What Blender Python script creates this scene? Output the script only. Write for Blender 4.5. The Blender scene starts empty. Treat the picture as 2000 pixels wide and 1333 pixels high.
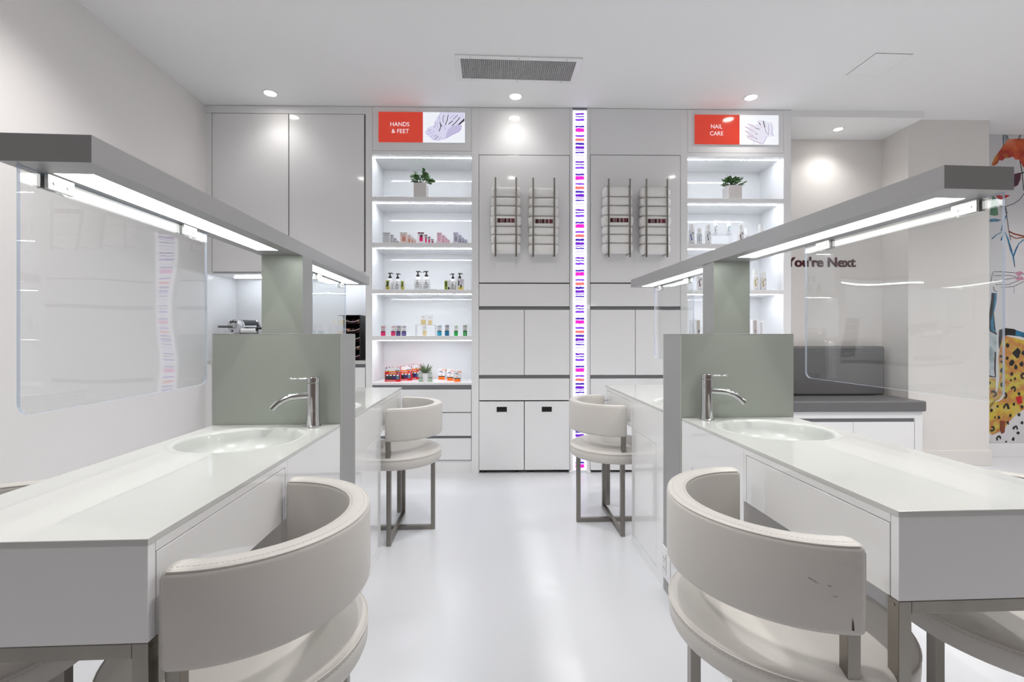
import bpy, bmesh, math, random
from mathutils import Matrix, Vector

random.seed(7)
sc = bpy.context.scene
COL = sc.collection

# ------------------------------------------------------------------ camera
F_PX, PPX, PPY = 900.0, 1000.0, 655.0          # focal length and principal point in photo pixels
CAM_H, YAW = 1.08, math.radians(2.83)
cam_d = bpy.data.cameras.new('camera')
cam_d.sensor_width = 36.0
cam_d.lens = F_PX / 2000.0 * 36.0
cam_d.shift_x = (1000.0 - PPX) / 2000.0
cam_d.shift_y = (PPY - 666.5) / 2000.0
cam_d.clip_start = 0.02
cam = bpy.data.objects.new('camera', cam_d)
COL.objects.link(cam)
cam.location = (0, 0, CAM_H)
cam.rotation_euler = (math.pi / 2, 0, -YAW)
sc.camera = cam

# ------------------------------------------------------------------ world, exposure
w = bpy.data.worlds.new('world')
w.use_nodes = True
w.node_tree.nodes['Background'].inputs[0].default_value = (1.0, 0.80, 0.72, 1)
w.node_tree.nodes['Background'].inputs[1].default_value = 0.16
sc.world = w
sc.view_settings.view_transform = 'Standard'
sc.view_settings.look = 'None'
sc.view_settings.gamma = 1.0
sc.view_settings.use_curve_mapping = False
sc.view_settings.exposure = 0.0
DOWNLIGHT_W = 60.0      # watts of each recessed ceiling lamp
STRIP_L = 7.5           # radiance of the strip lights under the canopies
LED_L = 30.0            # radiance of the niche light strip
BAY_L = 62.0            # radiance of the slim shelf light strips

# ------------------------------------------------------------------ frames and pixel helpers
B = math.radians(-1.836)                        # the joinery wall is not quite square to the tables
WALL = Matrix.Translation((0, 3.603, 0)) @ Matrix.Rotation(B, 4, 'Z')
WORLD = Matrix.Identity(4)
CEIL = 2.86


def ray(u, v):
    k = (u - PPX) / F_PX
    return Vector((k * math.cos(YAW) + math.sin(YAW), math.cos(YAW) - k * math.sin(YAW), (PPY - v) / F_PX))


def at_z(u, v, z):
    r = ray(u, v)
    t = (z - CAM_H) / r.z
    return Vector((r.x * t, r.y * t, z))


def wp(u, v, d=0.0):
    """photo pixel -> (x, z) in the joinery wall's own frame, on the plane d behind its front"""
    r = ray(u, v)
    ey = Vector((-math.sin(B), math.cos(B), 0))
    ex = Vector((math.cos(B), math.sin(B), 0))
    o = Vector((0, 3.603, 0))
    t = (d + o.dot(ey)) / r.dot(ey)
    p = r * t
    return (p - o).dot(ex), CAM_H + p.z


def WX(u, d=0.0):
    return wp(u, 655, d)[0]


def WZ(u, v, d=0.0):
    return wp(u, v, d)[1]


# ------------------------------------------------------------------ mesh builder
class MB:
    def __init__(self, T=None):
        self.v, self.f, self.m, self.T = [], [], [], T

    def add(self, vs, fs, mi=0):
        o = len(self.v)
        for p in vs:
            self.v.append(tuple(self.T(*p)) if self.T else tuple(p))
        for f in fs:
            self.f.append(tuple(i + o for i in f))
            self.m.append(mi)
        return self

    def box(self, x0, x1, y0, y1, z0, z1, mi=0):
        vs = [(x, y, z) for z in (z0, z1) for y in (y0, y1) for x in (x0, x1)]
        return self.add(vs, [(0, 2, 3, 1), (4, 5, 7, 6), (0, 1, 5, 4), (2, 6, 7, 3), (0, 4, 6, 2), (1, 3, 7, 5)], mi)

    def rings(self, rings, closed_caps=True, mi=0, loop=False):
        n = len(rings[0])
        vs = [p for r in rings for p in r]
        fs = []
        m = len(rings)
        for i in range(m if loop else m - 1):
            a, b = i * n, ((i + 1) % m) * n
            for j in range(n):
                k = (j + 1) % n
                fs.append((a + j, a + k, b + k, b + j))
        if closed_caps and not loop:
            fs.append(tuple(range(n - 1, -1, -1)))
            fs.append(tuple((m - 1) * n + j for j in range(n)))
        return self.add(vs, fs, mi)

    def lathe(self, prof, cx=0, cy=0, n=32, mi=0, caps=True):
        rs = [[(cx + r * math.cos(2 * math.pi * j / n), cy + r * math.sin(2 * math.pi * j / n), z) for j in range(n)] for r, z in prof]
        return self.rings(rs, caps, mi)

    def tube(self, pts, r, n=10, mi=0, caps=True):
        pts = [Vector(p) for p in pts]
        rr = r if isinstance(r, (list, tuple)) else [r] * len(pts)
        rings, up = [], None
        for i, p in enumerate(pts):
            d = (pts[min(i + 1, len(pts) - 1)] - pts[max(i - 1, 0)]).normalized()
            if up is None:
                up = Vector((0, 0, 1)) if abs(d.z) < 0.9 else Vector((1, 0, 0))
            a = d.cross(up).normalized()
            b = a.cross(d).normalized()
            up = b
            rings.append([tuple(p + a * (rr[i] * math.cos(2 * math.pi * j / n)) + b * (rr[i] * math.sin(2 * math.pi * j / n))) for j in range(n)])
        return self.rings(rings, caps, mi)

    def poly(self, pts, mi=0):
        return self.add(pts, [tuple(range(len(pts)))], mi)

    def prism(self, pts, y0, y1, mi=0):
        """outline in x,z swept along y"""
        n = len(pts)
        vs = [(x, y0, z) for x, z in pts] + [(x, y1, z) for x, z in pts]
        fs = [tuple(range(n)), tuple(range(2 * n - 1, n - 1, -1))] + [(i, n + i, n + (i + 1) % n, (i + 1) % n) for i in range(n)]
        return self.add(vs, fs, mi)

    def ribbon(self, pts, wd, y, mi=0):
        """a painted stroke in the x,z plane; wd = width or list of widths"""
        n = len(pts)
        ws = wd if isinstance(wd, (list, tuple)) else [wd] * n
        L, R = [], []
        for i in range(n):
            a, b = pts[max(i - 1, 0)], pts[min(i + 1, n - 1)]
            dx, dz = b[0] - a[0], b[1] - a[1]
            q = math.hypot(dx, dz) or 1
            nx, nz = -dz / q * ws[i] / 2, dx / q * ws[i] / 2
            L.append((pts[i][0] + nx, y, pts[i][1] + nz))
            R.append((pts[i][0] - nx, y, pts[i][1] - nz))
        fs = [(i, i + 1, n + i + 1, n + i) for i in range(n - 1)]
        return self.add(L + R, fs, mi)


OFF = {}


def tag(o, label, cat, group=None, kind=None):
    o['label'] = label
    if cat:
        o['category'] = cat
    if group:
        o['group'] = group
    if kind:
        o['kind'] = kind
    return o


def thing(name, label, cat, loc=(0, 0, 0), frame=WORLD, rz=0, group=None):
    o = bpy.data.objects.new(name, None)
    o.empty_display_size = 0.05
    COL.objects.link(o)
    o.matrix_world = frame @ Matrix.Translation(loc) @ Matrix.Rotation(rz, 4, 'Z')
    OFF[o] = Vector(loc)
    return tag(o, label, cat, group)


def obj(name, mb, mats, parent=None, bevel=0, smooth=0.0, seg=2, frame=None, normals=True, kind=None, label=None):
    off = Vector((0, 0, 0))
    if parent is not None:
        off = OFF.get(parent, off)
    me = bpy.data.meshes.new(name)
    me.from_pydata([tuple(Vector(p) - off) for p in mb.v], [], mb.f)
    mats = mats if isinstance(mats, (list, tuple)) else [mats]
    for m in mats:
        me.materials.append(M[m])
    if len(mats) > 1:
        me.polygons.foreach_set('material_index', mb.m)
    if normals:
        bm = bmesh.new()
        bm.from_mesh(me)
        bmesh.ops.recalc_face_normals(bm, faces=bm.faces)
        bm.to_mesh(me)
        bm.free()
    if smooth:
        me.polygons.foreach_set('use_smooth', [True] * len(me.polygons))
        me.set_sharp_from_angle(angle=smooth)
    me.update()
    o = bpy.data.objects.new(name, me)
    COL.objects.link(o)
    if parent is not None:
        o.parent = parent
        OFF[o] = off
    elif frame is not None:
        o.matrix_world = frame
    if bevel:
        b = o.modifiers.new('bevel', 'BEVEL')
        b.width, b.segments, b.limit_method, b.angle_limit = bevel, seg, 'ANGLE', 0.6
    if kind:
        o['kind'] = kind
    if label:
        o['label'] = label
    return o


def copy_tree(o, parent=None):
    c = o.copy()
    COL.objects.link(c)
    c.parent = parent
    OFF[c] = OFF.get(o, Vector((0, 0, 0)))
    for ch in list(o.children):
        copy_tree(ch, c)
    return c


def text_mb(s, size, width=None, bold=0.0, align='CENTER'):
    """flat lettering in the x,z plane, centred on the origin (or starting there)"""
    cu = bpy.data.curves.new('t', 'FONT')
    cu.body, cu.size, cu.align_x, cu.offset = s, size, align, bold
    cu.resolution_u = 4
    o = bpy.data.objects.new('t', cu)
    COL.objects.link(o)
    dg = bpy.context.evaluated_depsgraph_get()
    me = bpy.data.meshes.new_from_object(o.evaluated_get(dg))
    xs = [v.co.x for v in me.vertices]
    k = width / (max(xs) - min(xs)) if width else 1.0
    mb = MB()
    mb.add([(v.co.x * k, 0, v.co.y) for v in me.vertices], [tuple(p.vertices) for p in me.polygons])
    bpy.data.objects.remove(o)
    bpy.data.curves.remove(cu)
    bpy.data.meshes.remove(me)
    return mb


def shift(mb, dx, dy, dz):
    mb.v = [(x + dx, y + dy, z + dz) for x, y, z in mb.v]
    return mb


# ------------------------------------------------------------------ materials
M = {}


def srgb(r, g, b):
    return tuple(((c / 255) / 12.92 if c / 255 <= 0.04045 else ((c / 255 + 0.055) / 1.055) ** 2.4) for c in (r, g, b)) + (1,)


def pm(name, col, rough=0.5, metal=0.0, bump=0.0, bscale=200.0, var=0.0, emit=None, es=0.0, coat=0.0, spec=0.5, stretch=None, trans=0.0, alpha=1.0):
    m = bpy.data.materials.new(name)
    m.use_nodes = True
    nt = m.node_tree
    b = nt.nodes['Principled BSDF']
    col = tuple(col[:3]) + (1,)
    b.inputs['Base Color'].default_value = col
    b.inputs['Roughness'].default_value = rough
    b.inputs['Metallic'].default_value = metal
    b.inputs['Coat Weight'].default_value = coat
    b.inputs['Coat Roughness'].default_value = 0.05
    b.inputs['Specular IOR Level'].default_value = spec
    b.inputs['Transmission Weight'].default_value = trans
    b.inputs['Alpha'].default_value = alpha
    if emit:
        b.inputs['Emission Color'].default_value = tuple(emit[:3]) + (1,)
        b.inputs['Emission Strength'].default_value = es
    if bump or var:
        tc = nt.nodes.new('ShaderNodeTexCoord')
        mp = nt.nodes.new('ShaderNodeMapping')
        if stretch:
            mp.inputs['Scale'].default_value = stretch
        nz = nt.nodes.new('ShaderNodeTexNoise')
        nz.inputs['Scale'].default_value = bscale
        nz.inputs['Detail'].default_value = 3
        nt.links.new(tc.outputs['Object'], mp.inputs['Vector'])
        nt.links.new(mp.outputs[0], nz.inputs['Vector'])
        if bump:
            bp = nt.nodes.new('ShaderNodeBump')
            bp.inputs['Strength'].default_value = bump
            bp.inputs['Distance'].default_value = 0.002
            nt.links.new(nz.outputs['Fac'], bp.inputs['Height'])
            nt.links.new(bp.outputs[0], b.inputs['Normal'])
        if var:
            mx = nt.nodes.new('ShaderNodeMix')
            mx.data_type = 'RGBA'
            mx.inputs[6].default_value = tuple(c * (1 - var) for c in col[:3]) + (1,)
            mx.inputs[7].default_value = tuple(min(1, c * (1 + var)) for c in col[:3]) + (1,)
            nt.links.new(nz.outputs['Fac'], mx.inputs[0])
            nt.links.new(mx.outputs[2], b.inputs['Base Color'])
    M[name] = m
    return m


pm('ceiling_paint', (0.90, 0.905, 0.905), 0.7, bump=0.05, bscale=300)
pm('wall_paint', (0.86, 0.84, 0.83), 0.55, bump=0.06, bscale=350)
pm('alcove_paint', (0.80, 0.775, 0.75), 0.55, bump=0.06, bscale=350)
pm('floor_epoxy', (0.70, 0.715, 0.745), 0.22, var=0.012, bscale=3, bump=0.02)
pm('lacquer', (0.86, 0.865, 0.875), 0.07, coat=0.2)
pm('lacquer_satin', (0.86, 0.865, 0.875), 0.28)
pm('carcass', (0.22, 0.22, 0.22), 0.6)  # dark tone paints the shade seen in the gaps between fronts
pm('recess', (0.22, 0.225, 0.24), 0.4, metal=0.3)
pm('solid_surface', (0.60, 0.612, 0.592), 0.10, coat=0.2)
pm('gloss_white', (0.84, 0.845, 0.85), 0.07, coat=0.5)
pm('basin_ceramic', (0.57, 0.59, 0.57), 0.28, coat=0.12)
pm('lit_laminate', (0.40, 0.435, 0.39), 0.36, metal=0.25, bump=0.02, bscale=900)  # greener, lighter grey: the table light on the divider faces is in the colour
pm('canopy_grey', (0.34, 0.34, 0.34), 0.38, metal=0.25, bump=0.02, bscale=900)
pm('steel', (0.27, 0.252, 0.228), 0.28, metal=1.0, var=0.12, bscale=25, bump=0.02, stretch=(1, 1, 0.1))
pm('chrome', (0.62, 0.63, 0.64), 0.05, metal=1.0)
pm('bracket_metal', (0.80, 0.81, 0.80), 0.22, metal=0.8)
pm('screw_metal', (0.35, 0.33, 0.28), 0.35, metal=1.0)
pm('leather', (0.64, 0.615, 0.58), 0.42, bump=0.10, bscale=700, var=0.02)
pm('seam', (0.55, 0.52, 0.48), 0.6)
pm('stitch', (0.40, 0.37, 0.33), 0.7)
pm('tear', (0.10, 0.06, 0.05), 0.8)
pm('scuff', (0.38, 0.37, 0.40), 0.6)
pm('grey_vinyl', (0.145, 0.145, 0.15), 0.45, bump=0.08, bscale=600)
pm('dark_gap', (0.015, 0.015, 0.015), 0.8)
pm('black_plastic', (0.02, 0.02, 0.022), 0.3)
pm('silver_plastic', (0.62, 0.62, 0.64), 0.25, metal=0.6)
pm('white_plastic', (0.85, 0.85, 0.85), 0.25)
pm('towel', (0.95, 0.945, 0.93), 0.95, bump=0.9, bscale=420, var=0.03)
pm('pot_grey', (0.62, 0.59, 0.57), 0.3)
pm('pot_white', (0.85, 0.85, 0.86), 0.2)
pm('soil', (0.05, 0.035, 0.02), 0.9)
pm('leaf_green', (0.055, 0.13, 0.035), 0.35, var=0.45, bscale=60)
pm('agave_green', (0.10, 0.15, 0.07), 0.45, var=0.5, bscale=80)
pm('grille_dark', (0.10, 0.10, 0.10), 0.7)
pm('grille_metal', (0.66, 0.66, 0.66), 0.5, metal=0.4)
pm('text_maroon', (0.065, 0.006, 0.012), 0.5)
pm('outlet_white', (0.80, 0.80, 0.81), 0.3)
pm('brown_clear', (0.06, 0.02, 0.015), 0.15)
for nm, c in dict(red=(206, 22, 30), yellow=(240, 200, 60), navy=(30, 50, 120), orange=(246, 116, 22), charcoal=(45, 45, 55), paper=(238, 238, 240),
                  pink=(232, 18, 110), purple=(72, 40, 150), indigo=(50, 30, 110), cyan=(0, 160, 200), teal=(0, 112, 160), green=(40, 190, 80), deep_green=(0, 150, 60),
                  cream=(236, 214, 160), sage=(176, 200, 178), pale_sage=(205, 212, 204), silver=(196, 196, 200), peach=(226, 208, 200), copper=(190, 130, 110),
                  burgundy=(96, 20, 56), rose=(222, 168, 186), blush=(236, 206, 216), lavender=(190, 184, 214), pale_lav=(214, 212, 228), avocado=(170, 200, 70), straw=(238, 222, 120),
                  bean=(60, 45, 25), royal=(20, 50, 150), sky=(110, 165, 205), slate=(90, 125, 150), lagoon=(20, 120, 150), wine=(80, 10, 45), gold=(190, 160, 50), grey_print=(150, 150, 156),
                  carton_grey=(206, 206, 208), taupe=(190, 184, 180)).items():
    pm('ink_' + nm, srgb(*c), 0.35)


def emis(name, col, s):
    m = bpy.data.materials.new(name)
    m.use_nodes = True
    nt = m.node_tree
    nt.nodes.remove(nt.nodes['Principled BSDF'])
    e = nt.nodes.new('ShaderNodeEmission')
    e.inputs[0].default_value = tuple(col[:3]) + (1,)
    e.inputs[1].default_value = s
    nt.links.new(e.outputs[0], nt.nodes['Material Output'].inputs[0])
    M[name] = m
    return m


emis('downlight_glow', (1, 0.95, 0.88), 30)
emis('diffuser_glow', (0.97, 1.0, 0.97), STRIP_L)
emis('led_glow', (0.86, 0.92, 1.0), LED_L)
emis('bay_glow', (0.88, 0.93, 1.0), BAY_L)
pm('sign_red', srgb(140, 32, 20), 0.12, emit=srgb(236, 74, 52), es=0.55)
pm('sign_white', (0.3, 0.3, 0.3), 0.12, emit=(0.90, 0.93, 1.0), es=0.80)
pm('sign_letter', (0.3, 0.3, 0.3), 0.12, emit=(0.92, 0.86, 0.93), es=0.85)
for nm, c in dict(skin=(222, 220, 245), skin_shade=(198, 192, 226), line=(120, 112, 200), dark=(48, 30, 50), rosy=(196, 120, 158), hand=(238, 236, 249)).items():
    pm('print_' + nm, (0.02, 0.02, 0.02), 0.15, emit=srgb(*c), es=0.9)


def acrylic(name, tint, edge=False):
    m = bpy.data.materials.new(name)
    m.use_nodes = True
    nt = m.node_tree
    nt.nodes.remove(nt.nodes['Principled BSDF'])
    out = nt.nodes['Material Output']
    tr = nt.nodes.new('ShaderNodeBsdfTransparent')
    tr.inputs[0].default_value = tint
    gl = nt.nodes.new('ShaderNodeBsdfGlossy')
    gl.inputs['Roughness'].default_value = 0.0
    fr = nt.nodes.new('ShaderNodeFresnel')
    fr.inputs['IOR'].default_value = 1.49
    mx = nt.nodes.new('ShaderNodeMixShader')
    if not edge:
        # slight waviness of the cast sheet
        tc = nt.nodes.new('ShaderNodeTexCoord')
        nz = nt.nodes.new('ShaderNodeTexNoise')
        nz.inputs['Scale'].default_value = 5.0
        nz.inputs['Detail'].default_value = 0.0
        bp = nt.nodes.new('ShaderNodeBump')
        bp.inputs['Strength'].default_value = 0.35
        bp.inputs['Distance'].default_value = 0.004
        nt.links.new(tc.outputs['Object'], nz.inputs['Vector'])
        nt.links.new(nz.outputs['Fac'], bp.inputs['Height'])
        nt.links.new(bp.outputs[0], gl.inputs['Normal'])
        # the sheet does not bend light, so its inner faces reflect like its outer ones
        ge = nt.nodes.new('ShaderNodeNewGeometry')
        io = nt.nodes.new('ShaderNodeMapRange')
        io.inputs['To Min'].default_value = 1.6
        io.inputs['To Max'].default_value = 1 / 1.6
        nt.links.new(ge.outputs['Backfacing'], io.inputs['Value'])
        nt.links.new(io.outputs[0], fr.inputs['IOR'])
        nt.links.new(fr.outputs[0], mx.inputs[0])
        nt.links.new(tr.outputs[0], mx.inputs[1])
        nt.links.new(gl.outputs[0], mx.inputs[2])
    else:
        df = nt.nodes.new('ShaderNodeBsdfTranslucent')
        df.inputs[0].default_value = (0.62, 0.70, 0.82, 1)
        dd = nt.nodes.new('ShaderNodeBsdfDiffuse')
        dd.inputs[0].default_value = (0.62, 0.70, 0.82, 1)
        m2 = nt.nodes.new('ShaderNodeMixShader')
        m2.inputs[0].default_value = 0.5
        nt.links.new(df.outputs[0], m2.inputs[1])
        nt.links.new(dd.outputs[0], m2.inputs[2])
        mx.inputs[0].default_value = 0.6
        nt.links.new(tr.outputs[0], mx.inputs[1])
        nt.links.new(m2.outputs[0], mx.inputs[2])
    nt.links.new(mx.outputs[0], out.inputs[0])
    M[name] = m


acrylic('acrylic', (0.965, 0.975, 0.975, 1))
acrylic('acrylic_edge', (0.8, 0.86, 0.95, 1), True)
acrylic('riser_clear', (0.985, 0.99, 0.99, 1))


def ramp_stripes(name, coord_scale, period, stops, base, strength, wob):
    """backlit print of hand-drawn horizontal strokes repeating up the column"""
    m = bpy.data.materials.new(name)
    m.use_nodes = True
    nt = m.node_tree
    nt.nodes.remove(nt.nodes['Principled BSDF'])
    tc = nt.nodes.new('ShaderNodeTexCoord')
    sp = nt.nodes.new('ShaderNodeSeparateXYZ')
    nt.links.new(tc.outputs['Object'], sp.inputs[0])
    nz = nt.nodes.new('ShaderNodeTexNoise')
    nz.inputs['Scale'].default_value = 45
    nt.links.new(tc.outputs['Object'], nz.inputs['Vector'])
    ma = nt.nodes.new('ShaderNodeMath'); ma.operation = 'MULTIPLY_ADD'
    ma.inputs[1].default_value = wob
    nt.links.new(nz.outputs['Fac'], ma.inputs[0])
    nt.links.new(sp.outputs['Z'], ma.inputs[2])
    dv = nt.nodes.new('ShaderNodeMath'); dv.operation = 'DIVIDE'
    dv.inputs[1].default_value = period
    nt.links.new(ma.outputs[0], dv.inputs[0])
    fr = nt.nodes.new('ShaderNodeMath'); fr.operation = 'FRACT'
    nt.links.new(dv.outputs[0], fr.inputs[0])
    rp = nt.nodes.new('ShaderNodeValToRGB')
    rp.color_ramp.interpolation = 'CONSTANT'
    el = rp.color_ramp.elements
    for i, (p, c) in enumerate(stops):
        e = el[i] if i < 2 else el.new(p)
        e.position = p
        e.color = c
    nt.links.new(fr.outputs[0], rp.inputs[0])
    # strokes stop short of the edges
    ab = nt.nodes.new('ShaderNodeMath'); ab.operation = 'ABSOLUTE'
    nt.links.new(sp.outputs['X'], ab.inputs[0])
    lt = nt.nodes.new('ShaderNodeMath'); lt.operation = 'LESS_THAN'
    lt.inputs[1].default_value = base[1]
    nt.links.new(ab.outputs[0], lt.inputs[0])
    mx = nt.nodes.new('ShaderNodeMix'); mx.data_type = 'RGBA'
    mx.inputs[6].default_value = base[0]
    nt.links.new(lt.outputs[0], mx.inputs[0])
    nt.links.new(rp.outputs[0], mx.inputs[7])
    em = nt.nodes.new('ShaderNodeEmission')
    em.inputs[1].default_value = strength
    nt.links.new(mx.outputs[2], em.inputs[0])
    nt.links.new(em.outputs[0], nt.nodes['Material Output'].inputs[0])
    M[name] = m


WHT = (0.93, 0.92, 1.0, 1)
VI, MG, CO, BL, LV, PU = srgb(128, 60, 220), srgb(235, 40, 190), srgb(240, 110, 110), srgb(70, 40, 170), srgb(215, 208, 250), srgb(110, 40, 190)
seq = [(WHT, 2), (VI, 4), (WHT, 2), (LV, 2), (WHT, 4), (MG, 8), (WHT, 2), (BL, 4), (WHT, 3), (LV, 3), (WHT, 5), (VI, 5), (WHT, 4), (BL, 2), (WHT, 3), (PU, 4),
       (WHT, 4), (LV, 3), (WHT, 3), (LV, 6), (WHT, 3), (BL, 3), (WHT, 3), (VI, 2), (WHT, 2), (PU, 6), (WHT, 3), (BL, 5), (WHT, 4), (CO, 6), (WHT, 2)]
tot = sum(n for _, n in seq)
stops, acc = [], 0
for c, n in seq:
    stops.append((acc / tot, c))
    acc += n
ramp_stripes('light_column_print', 1, 0.376, stops, (WHT, 0.034), 1.35, 0.012)


def barcode_mat():
    m = bpy.data.materials.new('barcode_print')
    m.use_nodes = True
    nt = m.node_tree
    b = nt.nodes['Principled BSDF']
    b.inputs['Roughness'].default_value = 0.9
    tc = nt.nodes.new('ShaderNodeTexCoord')
    sp = nt.nodes.new('ShaderNodeSeparateXYZ')
    nt.links.new(tc.outputs['Object'], sp.inputs[0])
    mu = nt.nodes.new('ShaderNodeMath'); mu.operation = 'MULTIPLY'; mu.inputs[1].default_value = 420
    nt.links.new(sp.outputs['X'], mu.inputs[0])
    fl = nt.nodes.new('ShaderNodeMath'); fl.operation = 'FLOOR'
    nt.links.new(mu.outputs[0], fl.inputs[0])
    wn = nt.nodes.new('ShaderNodeTexWhiteNoise'); wn.noise_dimensions = '1D'
    nt.links.new(fl.outputs[0], wn.inputs['W'])
    rp = nt.nodes.new('ShaderNodeValToRGB')
    rp.color_ramp.interpolation = 'CONSTANT'
    for i, (p, c) in enumerate([(0, srgb(60, 30, 38)), (0.3, srgb(110, 40, 52)), (0.55, srgb(40, 40, 44)), (0.72, srgb(190, 130, 136)), (0.86, srgb(225, 215, 215))]):
        e = rp.color_ramp.elements[i] if i < 2 else rp.color_ramp.elements.new(p)
        e.position, e.color = p, c
    nt.links.new(wn.outputs['Value'], rp.inputs[0])
    nt.links.new(rp.outputs[0], b.inputs['Base Color'])
    M['barcode_print'] = m


barcode_mat()


def watercolour(name, cols, scale=6.0, rough=0.6):
    m = bpy.data.materials.new(name)
    m.use_nodes = True
    nt = m.node_tree
    b = nt.nodes['Principled BSDF']
    b.inputs['Roughness'].default_value = rough
    tc = nt.nodes.new('ShaderNodeTexCoord')
    nz = nt.nodes.new('ShaderNodeTexNoise')
    nz.inputs['Scale'].default_value = scale
    nz.inputs['Detail'].default_value = 4
    nt.links.new(tc.outputs['Object'], nz.inputs['Vector'])
    rp = nt.nodes.new('ShaderNodeValToRGB')
    n = len(cols)
    for i, c in enumerate(cols):
        p = 0.3 + 0.4 * i / max(1, n - 1)
        e = rp.color_ramp.elements[i] if i < 2 else rp.color_ramp.elements.new(p)
        e.position, e.color = p, srgb(*c)
    nt.links.new(nz.outputs['Fac'], rp.inputs[0])
    nt.links.new(rp.outputs[0], b.inputs['Base Color'])
    M[name] = m


watercolour('paint_orange', [(225, 140, 110), (214, 96, 50), (170, 50, 40), (205, 140, 60)], 5)
watercolour('paint_leopard', [(200, 176, 120), (200, 178, 60), (186, 120, 72), (196, 184, 80), (180, 92, 66)], 5)
watercolour('paint_blue', [(30, 60, 100), (40, 130, 170), (20, 40, 70)], 9)
watercolour('paint_teal', [(70, 110, 120), (190, 200, 205), (110, 140, 150)], 6)
watercolour('paint_wine', [(60, 25, 40), (90, 35, 50), (40, 60, 80)], 9)
watercolour('paint_green', [(50, 110, 80), (90, 150, 110)], 12)
watercolour('paint_pink', [(170, 110, 140), (200, 150, 170)], 12)
watercolour('paint_brown', [(150, 75, 40), (110, 50, 30)], 12)
pm('paint_black', (0.012, 0.012, 0.014), 0.6)
pm('paint_red', srgb(190, 25, 30), 0.6)
pm('mural_paper', (0.66, 0.655, 0.68), 0.55)

# ------------------------------------------------------------------ room shell
D2 = 0.41                                       # structural back wall behind the joinery front
XL = -2.19


def struct(name, mb, mat, frame=None, bevel=0, label=None):
    o = obj(name, mb, mat, frame=frame, bevel=bevel)
    o['kind'] = 'structure'
    if label:
        o['label'] = label
    return o


struct('floor', MB().box(-2.4, 6.6, -3.2, 4.6, -0.1, 0.0), 'floor_epoxy', label='white glossy resin floor')
struct('ceiling', MB().box(-2.4, 6.6, -3.2, 4.6, CEIL, CEIL + 0.1), 'ceiling_paint', label='white painted ceiling')
struct('wall_left', MB().box(XL - 0.15, XL, -3.2, 4.2, 0, CEIL), 'wall_paint', label='warm white side wall beside the tables')
struct('wall_back', MB().box(-2.4, 6.7, D2, D2 + 0.15, 0, CEIL), 'alcove_paint', WALL, label='beige back wall behind the bench and cabinets')
struct('wall_right', MB().box(6.45, 6.6, -3.2, 4.2, 0, CEIL), 'wall_paint', label='white wall beyond the mural')
PX0, PX1, PD = WX(1774, 0.145), WX(1932, 0.145), 0.145
struct('wall_pier', MB().box(PX0, PX1, PD, D2, 0, CEIL), 'alcove_paint', WALL, label='beige wall pier between bench alcove and mural')
struct('baseboard_pier', MB().box(PX0 - 0.0, PX1 + 0.012, PD - 0.012, PD, 0, 0.127), 'alcove_paint', WALL, 0.002)
struct('baseboard_back', MB().box(PX1 + 0.012, 6.5, D2 - 0.012, D2, 0, 0.12), 'lacquer_satin', WALL, 0.002)
SX0 = WX(1545, 0)
struct('ceiling_soffit', MB().box(SX0, PX0, 0.0, D2, 2.805, CEIL), 'ceiling_paint', WALL, label='lowered white soffit over the bench alcove')

# ------------------------------------------------------------------ joinery wall
EDGE_G = 0.003


def front(t, name, x0, x1, z0, z1, d0=0.0, th=0.018, mat='lacquer', g=0.0016, bevel=0.0012):
    return obj(name, MB().box(x0 + g, x1 - g, d0, d0 + th, z0 + g, z1 - g), mat, t, bevel=bevel)


UR = 830          # reference pixel columns for heights
Z = lambda v, u=UR: WZ(u, v)

# --- tall cabinet beside the wall, with the coffee niche
x0, x1 = WX(401), WX(714)
dl, dm, dr = WX(413.5), WX(564), WX(713)
zt, zb = WZ(560, 221.5), WZ(560, 536)
nich_b = WZ(560, 705)
t = thing('tall_cabinet', 'white lacquered tall cabinet with two upper doors above a lit coffee niche', 'cabinet', ((x0 + x1) / 2, 0.2, 0), WALL)
obj('upper_carcass', MB().box(x0, x1, 0.020, 0.40, zb + 0.02, CEIL - 0.002), 'carcass', t)
obj('lower_carcass', MB().box(x0, x1, 0.02, 0.40, 0.0, nich_b - 0.03), 'carcass', t)
obj('filler', MB().box(x0, x1, 0.0, 0.02, zt, CEIL - 0.003), 'lacquer', t, 0.001)
obj('stile', MB().box(x0, WX(405), 0, 0.40, nich_b - 0.02, zb + 0.02).box(x0, dl - 0.001, 0, 0.02, zb + 0.02, zt - 0.002).box(x0, dl, 0, 0.02, 0.0, nich_b - 0.02), 'lacquer_satin', t, 0.001)
front(t, 'door', dl, dm, zb, zt, g=0.004)
front(t, 'door', dm, dr - 0.004, zb, zt, g=0.004)
obj('niche_soffit', MB().box(WX(405), x1, 0.0, 0.40, zb + 0.001, zb + 0.02), 'lacquer_satin', t)
obj('niche_back', MB().box(WX(405), x1, 0.385, 0.40, nich_b, zb), 'lacquer_satin', t)
obj('worktop', MB().box(WX(405), x1, -0.002, 0.40, nich_b - 0.028, nich_b), 'solid_surface', t, 0.002)
ls = obj('light_strip', MB().box(WX(405) + 0.09, x1 - 0.03, 0.20, 0.215, zb - 0.006, zb), 'led_glow', t)
front(t, 'door', WX(416), (WX(416) + x1) / 2, 0.10, nich_b - 0.05, g=0.0032)
front(t, 'door', (WX(416) + x1) / 2, x1 - 0.002, 0.10, nich_b - 0.05, g=0.0032)
obj('finger_recess', MB().box(WX(416), x1, 0.012, 0.02, nich_b - 0.05, nich_b - 0.028), 'recess', t)
obj('plinth', MB().box(x0, x1, 0.03, 0.05, 0, 0.10), 'lacquer_satin', t)


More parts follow.
